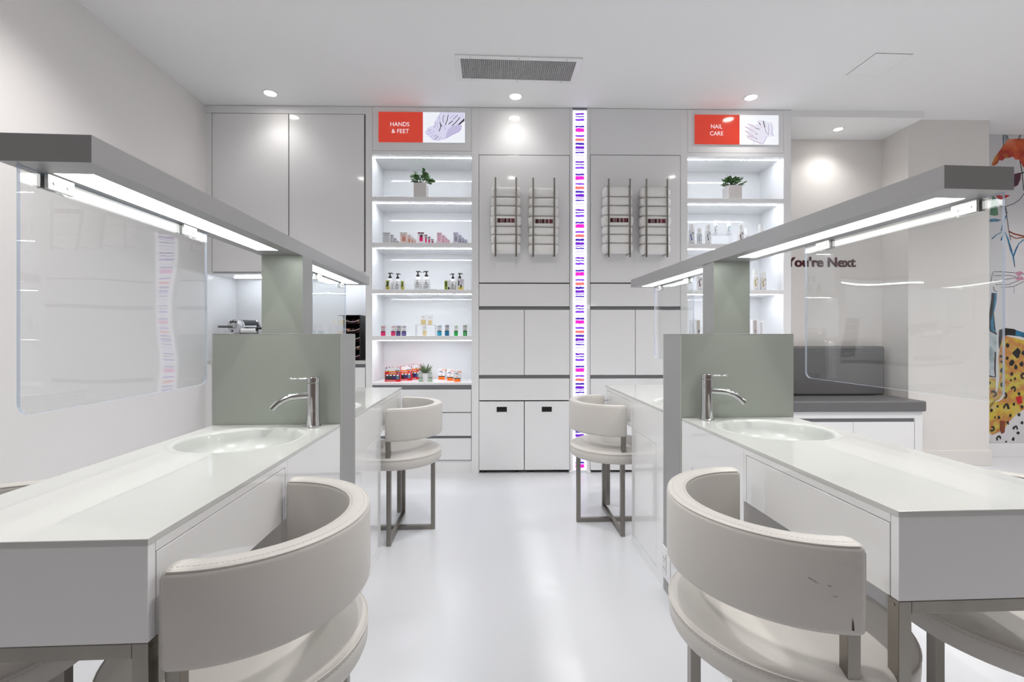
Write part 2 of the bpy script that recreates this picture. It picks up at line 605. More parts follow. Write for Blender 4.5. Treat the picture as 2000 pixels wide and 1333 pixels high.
# --- open display shelf units
BAYS = [(302.5, 385), (393, 474.5), (483, 566), (573.5, 656.5), (665.5, 748)]
BAYZ = [(WZ(UR, a), WZ(UR, b)) for a, b in BAYS]     # (top, floor) of each bay
SD = 0.34


def shelf_unit(u0, u1, uo0, uo1, label, drawers):
    x0, x1, a, b = WX(u0), WX(u1), WX(uo0), WX(uo1)
    t = thing('display_shelf_unit', label, 'shelving unit', ((x0 + x1) / 2, 0.2, 0), WALL)
    zh = BAYZ[0][0] + 0.03
    zbase = BAYZ[4][1] - 0.018
    for xa, xb in ((x0, a), (b, x1)):
        obj('stile', MB().box(xa, xb, 0, SD + 0.02, 0, CEIL - 0.003), 'lacquer_satin', t, 0.001)
    obj('back_panel', MB().box(a, b, SD, SD + 0.02, zbase, zh), 'lacquer', t)
    hd = obj('header_panel', MB().box(a + 0.0015, b - 0.0015, 0.0, 0.02, zh + 0.002, CEIL - 0.003), 'lacquer_satin', t, 0.001)
    tops = [zh] + [f for _, f in BAYZ]
    for i, (zt_, zf) in enumerate(BAYZ):
        # board above this bay
        up = zh if i == 0 else BAYZ[i - 1][1]
        obj('shelf', MB().box(a, b, 0.0, SD, zt_, up), 'lacquer_satin', t, 0.0008)
        obj('light_strip', MB().box(a + 0.004, b - 0.004, 0.056, 0.067, zt_ - 0.0015, zt_ - 0.0002), 'bay_glow', t)
    obj('shelf', MB().box(a, b, 0.0, SD, zbase, BAYZ[4][1]), 'lacquer_satin', t, 0.0008)
    # drawers below
    obj('carcass', MB().box(a, b, 0.025, SD, 0.10, zbase), 'carcass', t)
    zr = [WZ(UR, v) for v in (760.5, 806.5, 853, 856.5, 900)]
    obj('finger_recess', MB().box(a, b, 0.010, 0.025, zr[0], zbase).box(a, b, 0.010, 0.025, zr[3], zr[2]), 'recess', t)
    front(t, 'drawer', a, b, zr[1], zr[0], g=0.0032)
    front(t, 'drawer', a, b, zr[2], zr[1], g=0.0032)
    front(t, 'drawer', a, b, zr[4], zr[3], g=0.0032)
    obj('plinth', MB().box(a, b, 0.012, 0.03, 0, zr[4] - 0.003), 'lacquer_satin', t)
    return t


shelf_unit(714, 935, 727, 921, 'white display shelves of skin care beside the tall coffee cabinet', True)
shelf_unit(1329.5, 1545, 1343, 1530.5, 'white display shelves of spray bottles beside the bench alcove', True)


# --- towel cabinets in the middle
def towel_cabinet(u0, u1, um, label):
    x0, x1, xm = WX(u0), WX(u1), WX(um)
    zv = lambda v: WZ((u0 + u1) / 2, v)
    t = thing('towel_cabinet', label, 'cabinet', ((x0 + x1) / 2, 0.2, 0), WALL)
    zl = zv(784)
    obj('carcass', MB().box(x0, x1, 0.02, 0.40, zl + 0.01, CEIL - 0.003), 'carcass', t)
    obj('side_panel', MB().box(x0, x0 + 0.006, 0.02, 0.40, 0, zl + 0.01), 'lacquer_satin', t)
    obj('side_panel', MB().box(x1 - 0.006, x1, 0.02, 0.40, 0, zl + 0.01), 'lacquer_satin', t)
    obj('header_panel', MB().box(x0, x1, 0, 0.018, zv(302.5), CEIL - 0.003), 'lacquer', t, 0.001)
    front(t, 'door', x0, x1, zv(553), zv(303), g=0.0032)
    front(t, 'drawer', x0, x1, zv(599.5), zv(554), g=0.0032)
    obj('finger_recess', MB().box(x0, x1, 0.010, 0.02, zv(605), zv(599.5)), 'recess', t)
    front(t, 'door', x0, xm, zv(733.5), zv(605), g=0.0022)
    front(t, 'door', xm, x1, zv(733.5), zv(605), g=0.0022)
    obj('finger_recess', MB().box(x0, x1, 0.010, 0.02, zv(739), zv(733.5)), 'recess', t)
    front(t, 'drawer', x0, x1, zv(783), zv(739), g=0.0032)
    obj('floor_shadow_back', MB().box(x0 + 0.006, x1 - 0.006, 0.38, 0.40, 0, zl + 0.01), 'carcass', t).name = 'back_panel'  # dark back of the bin bay, its colour standing in for the floor shadow
    # two pull-out bins on castors
    for xa, xb, uh in ((x0, xm, u0 + 45), (xm, x1, u1 - 45)):
        xa_, xb_ = xa + 0.003, xb - 0.003
        zb_, zt_ = zv(918.5), zv(784.5)
        xh, zh0, zh1 = WX(uh), zv(806.5), zv(794)
        hw = 0.044
        nb = len([o for o in bpy.data.objects if o.name.startswith('rolling_bin')])
        b = thing('rolling_bin', ['white pull-out bin with a dark slot handle, beside the drawers', 'white pull-out bin with a dark slot handle, next to the light column', 'white pull-out bin behind a chair, across the light column', 'white pull-out bin mostly hidden by table and chair'][nb], 'bin', ((xa + xb) / 2, 0.2, 0), WALL, group='rolling bins under the towel cabinets')
        f = MB()
        f.box(xa_, xh - hw, 0, 0.018, zb_, zt_).box(xh + hw, xb_, 0, 0.018, zb_, zt_)
        f.box(xh - hw, xh + hw, 0, 0.018, zb_, zh0).box(xh - hw, xh + hw, 0, 0.018, zh1, zt_)
        obj('front_panel', f, 'lacquer', b)
        obj('slot_handle', MB().box(xh - hw + 0.004, xh + hw - 0.004, 0.016, 0.04, zh0 + 0.004, zh1 - 0.004), 'dark_gap', b, label='dark rectangular handle slot')
        r = MB()
        r.box(xh - hw, xh + hw, -0.001, 0.02, zh1 - 0.004, zh1).box(xh - hw, xh + hw, -0.001, 0.02, zh0, zh0 + 0.004)
        r.box(xh - hw, xh - hw + 0.004, -0.001, 0.02, zh0, zh1).box(xh + hw - 0.004, xh + hw, -0.001, 0.02, zh0, zh1)
        obj('slot_rim', r, 'lacquer_satin', b)
        obj('bin_body', MB().box(xa_ + 0.005, xb_ - 0.005, 0.045, 0.37, zb_ + 0.02, zt_ - 0.02), 'carcass', b)
        for cxx in (xa_ + 0.05, xb_ - 0.05):
            for cyy in (0.04, 0.32):
                w_ = MB()
                w_.rings([[(cxx + dx, cyy + 0.011 * math.cos(k * math.pi / 6), 0.0115 + 0.011 * math.sin(k * math.pi / 6)) for k in range(12)] for dx in (-0.008, 0.008)])
                w_.box(cxx - 0.01, cxx + 0.01, cyy - 0.008, cyy + 0.008, 0.018, zb_ + 0.021)
                obj('castor', w_, 'black_plastic', b)
    return t


towel_cabinet(935, 1113, 1024, 'white cabinet with two towel racks between drawers and light column')
towel_cabinet(1152.5, 1329.5, 1241, 'white cabinet with two towel racks next to spray bottle shelves')

# --- light column
cx0, cx1 = WX(1119), WX(1145.5)
czb, czt = WZ(1132, 919), WZ(1132, 216)
t = thing('light_column', 'tall glowing white light column printed with purple and pink strokes', 'light', ((cx0 + cx1) / 2, 0.0, 0), WALL)
pn = MB().box(cx0, cx1, -0.004, 0.0, czb, czt)
obj('printed_panel', pn, 'light_column_print', t)
obj('housing', MB().box(WX(1113), WX(1152.5), 0.002, 0.10, 0, CEIL - 0.003), 'lacquer_satin', t)
for xa, xb in ((WX(1113.5), cx0 - 0.004), (cx1 + 0.004, WX(1152))):
    obj('side_trim', MB().box(xa, xb, -0.006, 0.002, 0.0, CEIL - 0.004), 'lacquer', t, 0.001)
obj('top_cap', MB().box(cx0 - 0.003, cx1 + 0.003, -0.008, 0.002, czt + 0.002, czt + 0.012), 'recess', t)
obj('floor_foot', MB().box(WX(1111.5), cx0 - 0.002, -0.018, 0.0, 0, 0.016).box(cx1 + 0.002, WX(1153.5), -0.018, 0.0, 0, 0.016), 'outlet_white', t, 0.002)


# --- backlit signs
def sign(u0, um, u1, v0, v1, lines, label, art):
    a, m_, b = WX(u0), WX(um), WX(u1)
    z0, z1 = WZ((u0 + u1) / 2, v1), WZ((u0 + u1) / 2, v0)
    t = thing('illuminated_sign', label, 'sign', ((a + b) / 2, 0, z0), WALL, group='backlit category signs')
    obj('frame', MB().box(a - 0.003, b + 0.003, -0.006, -0.0005, z0 - 0.003, z1 + 0.003), 'lacquer_satin', t)
    red = obj('red_panel', MB().box(a, m_, -0.012, -0.006, z0, z1), 'sign_red', t)
    for s, uc, vc, wpx in lines:
        mb = text_mb(s, 0.046, width=wpx / 250.0, bold=0.0)
        x, z = wp(uc, vc)
        obj('lettering', shift(mb, x, -0.0128, z - 0.016), 'sign_letter', red, normals=False)
    pic = obj('picture_panel', MB().box(m_, b, -0.012, -0.006, z0, z1), 'sign_white', t)
    art(pic, a, b, z0, z1)


def art_feet(pic, a, b, z0, z1):
    def q(x, y):                                 # crop pixels of the enlarged photograph -> wall
        X, Zz = wp(825 + x / 19.04, 215 + y / 19.04)
        return (min(X, b - 0.001), min(max(Zz, z0 + 0.001), z1 - 0.001))
    P = lambda l: [q(*p) for p in l]
    def fill(l, y, mat, name):
        mb = MB()
        mb.poly([(x, y, z) for x, z in P(l)])
        obj(name, mb, mat, pic, normals=False)
    fill([(130, 800), (190, 700), (300, 640), (440, 600), (640, 500), (900, 540), (1200, 560), (1480, 580), (1450, 720), (1380, 840), (1240, 890), (1050, 1000), (900, 1080), (740, 1120),
          (640, 1175), (500, 1165), (420, 1160), (340, 1100), (280, 1040), (180, 945), (110, 850)], -0.0124, 'print_skin', 'foot_print')
    fill([(1000, 700), (1200, 580), (1470, 590), (1440, 760), (1300, 870), (1050, 990), (860, 1080), (900, 900)], -0.0126, 'print_skin_shade', 'foot_shade_print')
    fill([(430, 660), (450, 470), (560, 340), (720, 110), (960, 110), (970, 260), (900, 520), (830, 600), (850, 760), (800, 760), (660, 470), (670, 700), (640, 820), (580, 760), (500, 640)], -0.0128, 'print_skin', 'hand_print')
    fill([(960, 110), (1570, 110), (1570, 330), (1400, 470), (1250, 610), (1070, 620), (930, 560), (980, 300)], -0.0128, 'print_skin', 'hand_print')
    fill([(1300, 590), (1570, 330), (1570, 430), (1400, 570)], -0.0130, 'print_dark', 'shadow_print')
    ln = MB()
    W = 0.0022
    for l in ([(110, 850), (180, 945), (470, 810)], [(290, 1040), (460, 920)], [(370, 1110), (420, 1060)], [(590, 1140), (700, 1030)], [(740, 1120), (900, 1080), (1200, 900), (1380, 830), (1450, 700)],
              [(640, 260), (660, 440)], [(500, 480), (490, 600)], [(560, 450), (580, 740)], [(700, 130), (560, 340)], [(840, 600), (855, 740), (800, 750)], [(960, 120), (970, 230)], [(1210, 200), (1010, 340)]):
        ln.ribbon(P(l), W, -0.0132)
    obj('line_print', ln, 'print_line', pic, normals=False)
    dk = MB()
    for l, ws in (([(210, 810), (330, 765)], 0.003), ([(440, 1030), (540, 940)], 0.003), ([(460, 1130), (600, 1000)], 0.004), ([(820, 210), (770, 340), (790, 500)], 0.004), ([(965, 230), (930, 420), (860, 580)], 0.006),
                  ([(660, 470), (690, 600), (680, 700), (620, 820)], 0.006), ([(690, 560), (740, 650)], 0.006), ([(1320, 220), (1150, 380)], 0.004), ([(1130, 430), (980, 560)], 0.006), ([(1410, 300), (1240, 500), (1110, 615)], 0.006), ([(490, 600), (440, 680)], 0.003)):
        dk.ribbon(P(l), ws, -0.0134)
    obj('shadow_print', dk, 'print_dark', pic, normals=False)


def art_nail(pic, a, b, z0, z1):
    def q(x, y):
        X, Zz = wp(1440 + x / 19.05, 220 + y / 19.05)
        return (min(X, b - 0.001), min(max(Zz, z0 + 0.001), z1 - 0.001))
    P = lambda l: [q(*p) for p in l]
    def fill(l, y, mat, name):
        mb = MB()
        mb.poly([(x, y, z) for x, z in P(l)])
        obj(name, mb, mat, pic, normals=False)
    fill([(340, 440), (650, 500), (700, 430), (900, 600), (1100, 880), (1000, 1060), (930, 1210), (800, 1200), (600, 1090), (430, 1010), (280, 890), (420, 880), (240, 690), (420, 680), (220, 540), (480, 560)], -0.0124, 'print_hand', 'hand_print')
    fill([(720, 330), (800, 300), (1250, 400), (1330, 900), (1160, 940), (1050, 810), (930, 600)], -0.0125, 'print_hand', 'hand_print')
    ln = MB()
    for l in ([(350, 450), (560, 530), (640, 590)], [(260, 555), (620, 750)], [(250, 700), (420, 830), (600, 920)], [(310, 870), (600, 970)], [(320, 930), (460, 1020), (640, 1110), (900, 1190)], [(730, 350), (890, 600)]):
        ln.ribbon(P(l), 0.0032, -0.0130)
    obj('line_print', ln, 'print_rosy', pic, normals=False)
    l2 = MB()
    for l in ([(1115, 470), (1140, 640), (1120, 820)], [(1230, 430), (1270, 620), (1250, 800), (1310, 900)], [(1090, 890), (1000, 1060), (930, 1200)], [(1040, 780), (1100, 805)], [(600, 1100), (570, 1210)]):
        l2.ribbon(P(l), 0.0026, -0.0131)
    obj('line_print', l2, 'print_line', pic, normals=False)
    dk = MB()
    for l, ws in (([(640, 600), (800, 655)], 0.004), ([(640, 795), (720, 830)], 0.004), ([(615, 960), (710, 1020)], 0.003), ([(930, 340), (990, 580)], 0.007), ([(990, 580), (1030, 770)], 0.003), ([(1112, 800), (1112, 870)], 0.003), ([(770, 400), (830, 500)], 0.006)):
        dk.ribbon(P(l), ws, -0.0133)
    obj('shadow_print', dk, 'print_dark', pic, normals=False)


sign(740, 826.5, 908, 220.5, 279, [('HANDS', 781.5, 244, 36.5), ('& FEET', 782.5, 257.5, 33.5)], 'backlit sign reading HANDS & FEET with a picture of hands on a foot', art_feet)
sign(1356, 1443, 1519, 226, 283, [('NAIL', 1398, 248.5, 22.5), ('CARE', 1398, 262, 26)], 'backlit sign reading NAIL CARE with a picture of two hands', art_nail)


# --- towel racks and rolled towels
RD = -0.105
EDG = [363, 383, 400.3, 419, 440.9, 457, 474.3, 493.2]


def towel_mesh(wd, hz, dp, printed, seed):
    rnd = random.Random(seed)
    n, m = 28, 13
    rings = []
    for i in range(m):
        s = -1 + 2 * i / (m - 1)
        e = max(0.0, abs(s) - 0.88) / 0.12
        k = math.sqrt(max(0.0, 1 - e * e)) * 0.28 + 0.72
        ring = []
        for j in range(n):
            a = 2 * math.pi * j / n
            ca, sa = math.cos(a), math.sin(a)
            r = (abs(ca) ** 3.2 + abs(sa) ** 3.2) ** (-1 / 3.2)
            wob = 1 + 0.012 * math.sin(3 * a + seed + 4 * s) + rnd.uniform(-0.006, 0.006)
            ring.append((s * wd / 2 + rnd.uniform(-0.001, 0.001), ca * r * dp * k * wob, sa * r * hz * k * wob))
        rings.append(ring)
    mb = MB()
    mb.rings(rings)
    return mb


def towel_rack(ua, ub, uc0, uc1, vtop, vbot, dv, idx, where):
    xa, xb = WX(ua, RD), WX(ub, RD)
    zt_, zb_ = WZ(ua, vtop, RD), WZ(ua, vbot, RD)
    r = thing('towel_rack', 'steel two-bar wall rack holding rolled white towels, ' + where, 'towel rack', ((xa + xb) / 2, RD, zb_), WALL, group='wall towel racks')
    zs = [WZ(uc0, v + dv, RD) for v in EDG]
    for x in (xa, xb):
        mb = MB().box(x - 0.006, x + 0.006, RD - 0.004, RD + 0.002, zb_, zt_)
        br = obj('upright_bar', mb, 'steel', r, 0.001)
        hk = MB()
        for zz in (zs[0] + 0.006, zs[-1] - 0.006):
            hk.tube([(x, RD, zz), (x, RD * 0.5, zz - 0.002), (x, -0.001, zz)], 0.0035, 8)
            hk.lathe([(0.009, 0), (0.009, 0.003)], 0, 0, 12) if False else None
        obj('wall_hook', hk, 'steel', br, smooth=0.6)
    t0, t1 = WX(uc0, RD), WX(uc1, RD)
    for k in range(7):
        h = zs[k] - zs[k + 1]
        wdt = (t1 - t0) * (1.05 if k == 3 else 1.0) * random.uniform(0.98, 1.02)
        zc = (zs[k] + zs[k + 1]) / 2
        printed = k == 3
        pos = ['topmost', 'second from the top', 'third from the top', 'middle', 'third from the bottom', 'second from the bottom', 'bottom'][k]
        lab = ('rolled towel with barcode print in rack ' if printed else pos + ' plain rolled towel, rack ') + where
        tw = thing('rolled_towel', lab, 'towel', ((t0 + t1) / 2, -0.05, zc - h / 2), WALL, group='rolled towels in the wall racks')
        mb = towel_mesh(wdt, h / 2 * 0.995, 0.047, printed, idx * 10 + k)
        obj('towel_roll', shift(mb, (t0 + t1) / 2, -0.052, zc), 'towel', tw, smooth=1.2)
        if printed:
            pw = (xb - xa) * 0.43
            pr = MB()
            n = 10
            for j in range(n + 1):
                pass
            pz = zc - 0.002
            pr.box((xa + xb) / 2 - pw, (xa + xb) / 2 + pw, -0.1006, -0.098, pz - 0.016, pz + 0.016)
            # barcode patch centred on its own origin so that its bars line up
            o = obj('barcode_patch', pr, 'barcode_print', tw)


towel_rack(967.7, 1008.2, 959.3, 1017, 346.5, 501.5, 0, 0, 'beside the display shelves')
towel_rack(1041.4, 1082.7, 1033.5, 1091, 347.5, 501.5, 1.5, 1, 'on the door by the light column')
towel_rack(1188.8, 1230.4, 1180, 1236.5, 349, 502.5, -0.5, 2, 'across the light column, beside it')
towel_rack(1262.7, 1303.4, 1253.5, 1311, 349.5, 502.5, 1, 3, 'on the door towards the spray bottle shelves')

# ------------------------------------------------------------------ bench alcove
bx0, bx1 = SX0 + 0.002, PX0 - 0.004
bd0 = -0.03
zc0, zc1 = 0.476, 0.56
t = thing('bench', 'white built-in bench cabinet with doors below the grey cushion', 'bench', ((bx0 + bx1) / 2, 0.2, 0), WALL)
obj('carcass', MB().box(bx0, bx1 - 0.015, bd0 + 0.045, D2 - 0.003, 0.08, zc0 - 0.06), 'carcass', t)
obj('top_rail', MB().box(bx0, bx1 - 0.015, bd0 + 0.025, D2 - 0.003, zc0 - 0.055, zc0 - 0.002), 'lacquer_satin', t, 0.001)
obj('side_stile', MB().box(bx1 - 0.075, bx1 - 0.015, bd0 + 0.025, D2 - 0.003, 0, zc0 - 0.055), 'lacquer_satin', t, 0.001)
obj('finger_recess', MB().box(bx0, bx1 - 0.075, bd0 + 0.04, bd0 + 0.045, zc0 - 0.085, zc0 - 0.055), 'recess', t)
bxs = [bx0 + (bx1 - 0.078 - bx0) * k / 2 for k in range(3)]
for k in range(2):
    obj('door', MB().box(bxs[k] + 0.0015, bxs[k + 1] - 0.0015, bd0 + 0.027, bd0 + 0.045, 0.09, zc0 - 0.085), 'lacquer', t, 0.001)
obj('plinth', MB().box(bx0, bx1 - 0.075, bd0 + 0.06, bd0 + 0.08, 0, 0.09), 'lacquer_satin', t)


def cushion(name, label, x0, x1, y0, y1, z0, z1, r, frame, seamz=None):
    t = thing(name, label, 'cushion', ((x0 + x1) / 2, (y0 + y1) / 2, z0), frame)
    o = obj('upholstery', MB().box(x0, x1, y0, y1, z0, z1), 'grey_vinyl', t, r, 0.9, 4)
    return t


c = cushion('seat_cushion', 'long grey vinyl seat cushion on the white bench', bx0, bx1, bd0, D2 - 0.10, zc0, zc1, 0.014, WALL)
obj('welt', MB().tube([(bx0 + 0.01, bd0 + 0.001, zc1 - 0.012), (bx1 - 0.012, bd0 + 0.001, zc1 - 0.012), (bx1 - 0.001, bd0 + 0.015, zc1 - 0.012), (bx1 - 0.001, D2 - 0.12, zc1 - 0.012)], 0.002, 6), 'grey_vinyl', c)
bkx1 = WX(1728, D2 - 0.09)
c = cushion('back_cushion', 'grey vinyl back cushion leaning on the wall above bench seat', bx0, bkx1, D2 - 0.098, D2 - 0.003, zc1 + 0.001, 0.985, 0.02, WALL)
# wall lettering
x, z = wp(1534, 521, D2)
x2 = WX(1671.5, D2)
mb = text_mb("You're Next", 0.116, width=x2 - x - 0.006, bold=0.0030, align='LEFT')
mnx = min(v[0] for v in mb.v) - 0.003
v0, f0 = list(mb.v), list(mb.f)
mb = MB()
for k, dx in enumerate((-0.003, 0.0, 0.003)):
    mb.add([(a_ + dx, b_ - 0.0001 * k, c_) for a_, b_, c_ in v0], f0)
o = obj('wall_lettering', shift(mb, x - mnx, D2 - 0.0015, z), 'text_maroon', frame=WALL, normals=False)
tag(o, "dark maroon wall lettering reading You're Next above the bench", 'lettering')

# ------------------------------------------------------------------ mural
mx0, mx1 = PX1 + 0.001, PX1 + 1.25
mz0, mz1 = 0.125, CEIL - 0.002
MY = D2 - 0.003
t = thing('mural', 'watercolour mural of a hatted woman with leopard print clothes', 'mural', (mx0, MY, mz0), WALL)
obj('paper', MB().box(mx0, mx1, MY, D2 - 0.0002, mz0, mz1), 'mural_paper', t)


def mq(u, v):
    x, z = wp(u, v, MY)
    return (max(x, mx0 + 0.001), min(max(z, mz0 + 0.002), mz1 - 0.002))


def mfill(name, pts, mat, lay):
    mb = MB()
    mb.poly([(x, MY - 0.0003 * lay, z) for x, z in (mq(*p) for p in pts)])
    return obj(name, mb, mat, t, normals=False)


def mline(name, strokes, mat, lay):
    mb = MB()
    for pts, wpx in strokes:
        mb.ribbon([mq(*p) for p in pts], [w_ / 220.0 for w_ in wpx] if isinstance(wpx, (list, tuple)) else wpx / 220.0, MY - 0.0003 * lay)
    return obj(name, mb, mat, t, normals=False)


mfill('hat', [(1936, 323), (1942, 308), (1955, 291), (1962, 280), (1968, 272), (1990, 271), (2020, 272), (2050, 285), (2070, 310), (2078, 340), (2060, 330), (2040, 325), (2010, 332), (1998, 326), (1990, 312),
               (1983, 312), (1978, 306), (1970, 309), (1963, 309), (1958, 314), (1952, 313), (1948, 320), (1942, 324)], 'paint_orange', 1)
mfill('hat_ribbon', [(1958, 263), (1970, 263), (1968, 272), (1960, 284)], 'paint_teal', 2)
mline('outline', [([(1959, 262), (1959, 286)], 1.2), ([(1963, 263), (1970, 272)], 1.2), ([(1988, 272), (1992, 263)], 1.2), ([(1991, 272), (1994, 263)], 1.0), ([(1992, 315), (1996, 336), (1999, 372)], 1.5),
                  ([(2000, 378), (1992, 390), (1980, 398), (1966, 403), (1956, 404), (1948, 397), (1940, 382)], 1.2), ([(1962, 403), (1966, 420), (1970, 450), (1974, 470)], 1.2), ([(1964, 403), (1967, 418)], 1.0)], 'paint_black', 3)
mfill('sunglasses', [(1981, 340), (1994, 337), (1993, 350), (1988, 362), (1980, 366)], 'paint_wine', 2)
mline('sunglasses_arm', [([(1993, 339), (2012, 334)], 2.0)], 'paint_black', 3)
mfill('sunglasses', [(2012, 334), (2030, 336), (2028, 356), (2016, 360)], 'paint_wine', 2)
mfill('lips', [(1944, 383), (1952, 381), (1958, 383), (1964, 381), (1973, 382), (1964, 387), (1957, 391), (1950, 388)], 'paint_red', 2)
mfill('earring', [(1938, 383), (1941, 386), (1946, 395), (1950, 420), (1942, 422), (1933, 420), (1935, 404)], 'paint_green', 2)
mfill('brooch', [(1932, 429), (1942, 427), (1957, 430), (1948, 433), (1933, 434)], 'paint_blue', 2)
mline('collar_stroke', [([(1965, 421), (1958, 440), (1955, 452)], 2.2), ([(1937, 467), (1946, 459), (1956, 454)], [3, 2, 1.5]), ([(1955, 470), (1962, 452), (1968, 466), (1975, 490), (1979, 502)], [3, 5, 3, 4, 2]),
                        ([(2000, 468), (1990, 476), (1984, 488), (1979, 502), (1982, 522)], [2, 2, 3, 3, 1.5])], 'paint_blue', 2)
mline('lace_stroke', [([(1970, 452), (1980, 457), (2000, 462)], 3), ([(1972, 460), (1984, 466), (2000, 464)], 2)], 'paint_brown', 2)
mline('fingers', [([(1935, 553), (1937, 540), (1940, 531), (1955, 531), (1980, 533), (2000, 536)], 1), ([(1941, 539), (1970, 538), (1985, 541)], 0.9), ([(1942, 549), (1965, 546), (1990, 542)], 0.9),
                  ([(1944, 556), (1970, 556), (1996, 546)], 0.9), ([(1940, 560), (1942, 568), (1947, 570)], 1.4), ([(1955, 562), (1980, 560), (2000, 550)], 0.9), ([(1981, 560), (1980, 574)], 0.6)], 'paint_black', 2)
mfill('nail_print', [(1981, 533), (1992, 530), (1999, 533), (1990, 541)], 'paint_pink', 3)
mfill('nail_print', [(1983, 545), (1996, 540), (2000, 546), (1988, 549)], 'paint_pink', 3)
mfill('sleeve', [(1936, 572), (1947, 573), (1946, 590), (1941, 612), (1944, 640), (1946, 652), (1934, 648), (1932, 640), (1933, 612), (1936, 590)], 'paint_blue', 2)
mline('sleeve_stroke', [([(1940, 573), (1937, 600), (1933, 625), (1932, 645)], [5, 7, 5, 3]), ([(1940, 612), (1943, 645)], 2), ([(1933, 646), (1947, 653)], 3)], 'paint_black', 3)
mfill('bodice', [(1931, 650), (1947, 652), (1946, 690), (1944, 730), (1932, 735), (1931, 690)], 'paint_teal', 2)
mline('sleeve_stroke', [([(1944, 688), (1943, 720), (1944, 737), (1931, 735)], [3, 3.5, 3, 4])], 'paint_black', 3)
mfill('leopard_skirt', [(1955, 662), (1962, 656), (1980, 660), (2000, 665), (2040, 660), (2090, 668), (2100, 720), (2094, 790), (2070, 820), (2040, 830), (2000, 800), (1985, 810), (1970, 825), (1962, 838), (1950, 845),
                         (1938, 850), (1931, 845), (1931, 800), (1934, 790), (1945, 780), (1952, 740), (1950, 700)], 'paint_leopard', 2)
mfill('leopard_skirt', [(1931, 738), (1945, 740), (1944, 785), (1932, 800)], 'paint_leopard', 2)
mfill('belt', [(1951, 645), (1963, 641), (1980, 643), (1996, 650), (2040, 660), (2080, 664), (2080, 672), (2030, 668), (1997, 658), (1970, 655), (1958, 657), (1955, 672), (1951, 683), (1950, 665)], 'paint_black', 3)
mfill('belt_highlight', [(1984, 645), (2000, 650), (2030, 658), (2030, 667), (2000, 660), (1983, 655)], 'paint_blue', 4)
rnd = random.Random(3)
spots = MB()
blots = MB()
for (u, v, r) in [(1985, 690, 10), (1995, 712, 6), (1967, 675, 5), (1976, 709, 7), (1984, 717, 5), (1955, 696, 4), (1956, 707, 3.5), (1967, 700, 4), (1957, 724, 6), (1976, 731, 4), (1974, 743, 3), (1982, 740, 3), (1959, 752, 5),
                  (1979, 761, 5), (1962, 773, 5), (1965, 796, 6), (1990, 770, 4), (1980, 790, 4), (1996, 795, 4), (1948, 794, 3), (1936, 802, 4), (1951, 816, 4), (1943, 816, 2.5), (1957, 832, 5), (1937, 838, 5), (1983, 837, 5),
                  (1973, 812, 4), (1968, 826, 4), (1950, 857, 5), (1979, 858, 4), (1996, 826, 4), (1990, 811, 4), (1988, 846, 4), (1965, 863, 2.5), (1931, 864, 2), (1998, 735, 5), (1998, 690, 5), (1933, 748, 3), (1940, 770, 6)] + \
        [(rnd.uniform(2004, 2095), rnd.uniform(675, 860), rnd.uniform(3, 7)) for _ in range(60)]:
    n = 11
    pts = []
    ph = rnd.uniform(0, 6.28)
    for j in range(n):
        a = ph + 2 * math.pi * j / n
        rr = r * rnd.uniform(0.65, 1.1)
        pts.append((u + rr * math.cos(a) * 0.8, v + rr * math.sin(a)))
    P_ = [mq(*p) for p in pts]
    if r < 4.6 or v < 725:
        spots.poly([(x, MY - 0.0015, z) for x, z in P_])
    else:
        gap = rnd.randrange(n)
        arc = [P_[(gap + k) % n] for k in range(n - 2)]
        spots.ribbon(arc, [r * 0.30 / 220] + [r * rnd.uniform(0.55, 0.9) / 220 for _ in range(n - 4)] + [r * 0.30 / 220], MY - 0.0015)
obj('leopard_spots', spots, 'paint_black', t, normals=False, kind='stuff')
mfill('rust_blot', [(1953, 822), (1963, 823), (1962, 845), (1956, 848), (1952, 840)], 'paint_brown', 6)
mfill('red_blot', [(1983, 776), (1994, 773), (1997, 788), (1988, 790)], 'paint_red', 4)

# ------------------------------------------------------------------ ceiling fittings
vc = [at_z(887.5, 108.5, CEIL), at_z(1138, 110, CEIL), at_z(1124, 159.5, CEIL), at_z(895, 158.5, CEIL)]
vx0, vx1 = (vc[0].x + vc[3].x) / 2, (vc[1].x + vc[2].x) / 2
vy0, vy1 = (vc[0].y + vc[1].y) / 2, (vc[2].y + vc[3].y) / 2
t = thing('ceiling_vent', 'rectangular egg-crate air vent with white frame in the ceiling', 'vent', ((vx0 + vx1) / 2, (vy0 + vy1) / 2, CEIL))
fw = 0.034
fr_ = MB().box(vx0, vx1, vy0, vy0 + fw, CEIL - 0.008, CEIL - 0.0005).box(vx0, vx1, vy1 - fw, vy1, CEIL - 0.008, CEIL - 0.0005)
fr_.box(vx0, vx0 + fw, vy0 + fw, vy1 - fw, CEIL - 0.008, CEIL - 0.0005).box(vx1 - fw, vx1, vy0 + fw, vy1 - fw, CEIL - 0.008, CEIL - 0.0005)
fo = obj('frame', fr_, 'lacquer_satin', t, 0.001)
obj('backing', MB().box(vx0 + fw, vx1 - fw, vy0 + fw, vy1 - fw, CEIL - 0.0014, CEIL - 0.0004), 'grille_dark', t)
g = MB()
nx, ny = 58, 18
for i in range(nx + 1):
    x = vx0 + fw + (vx1 - vx0 - 2 * fw) * i / nx
    g.box(x - 0.0012, x + 0.0012, vy0 + fw, vy1 - fw, CEIL - 0.007, CEIL - 0.0015)
for j in range(ny + 1):
    y = vy0 + fw + (vy1 - vy0 - 2 * fw) * j / ny
    g.box(vx0 + fw, vx1 - fw, y - 0.0012, y + 0.0012, CEIL - 0.007, CEIL - 0.0015)
obj('egg_crate_grid', g, 'grille_metal', t, kind='stuff')
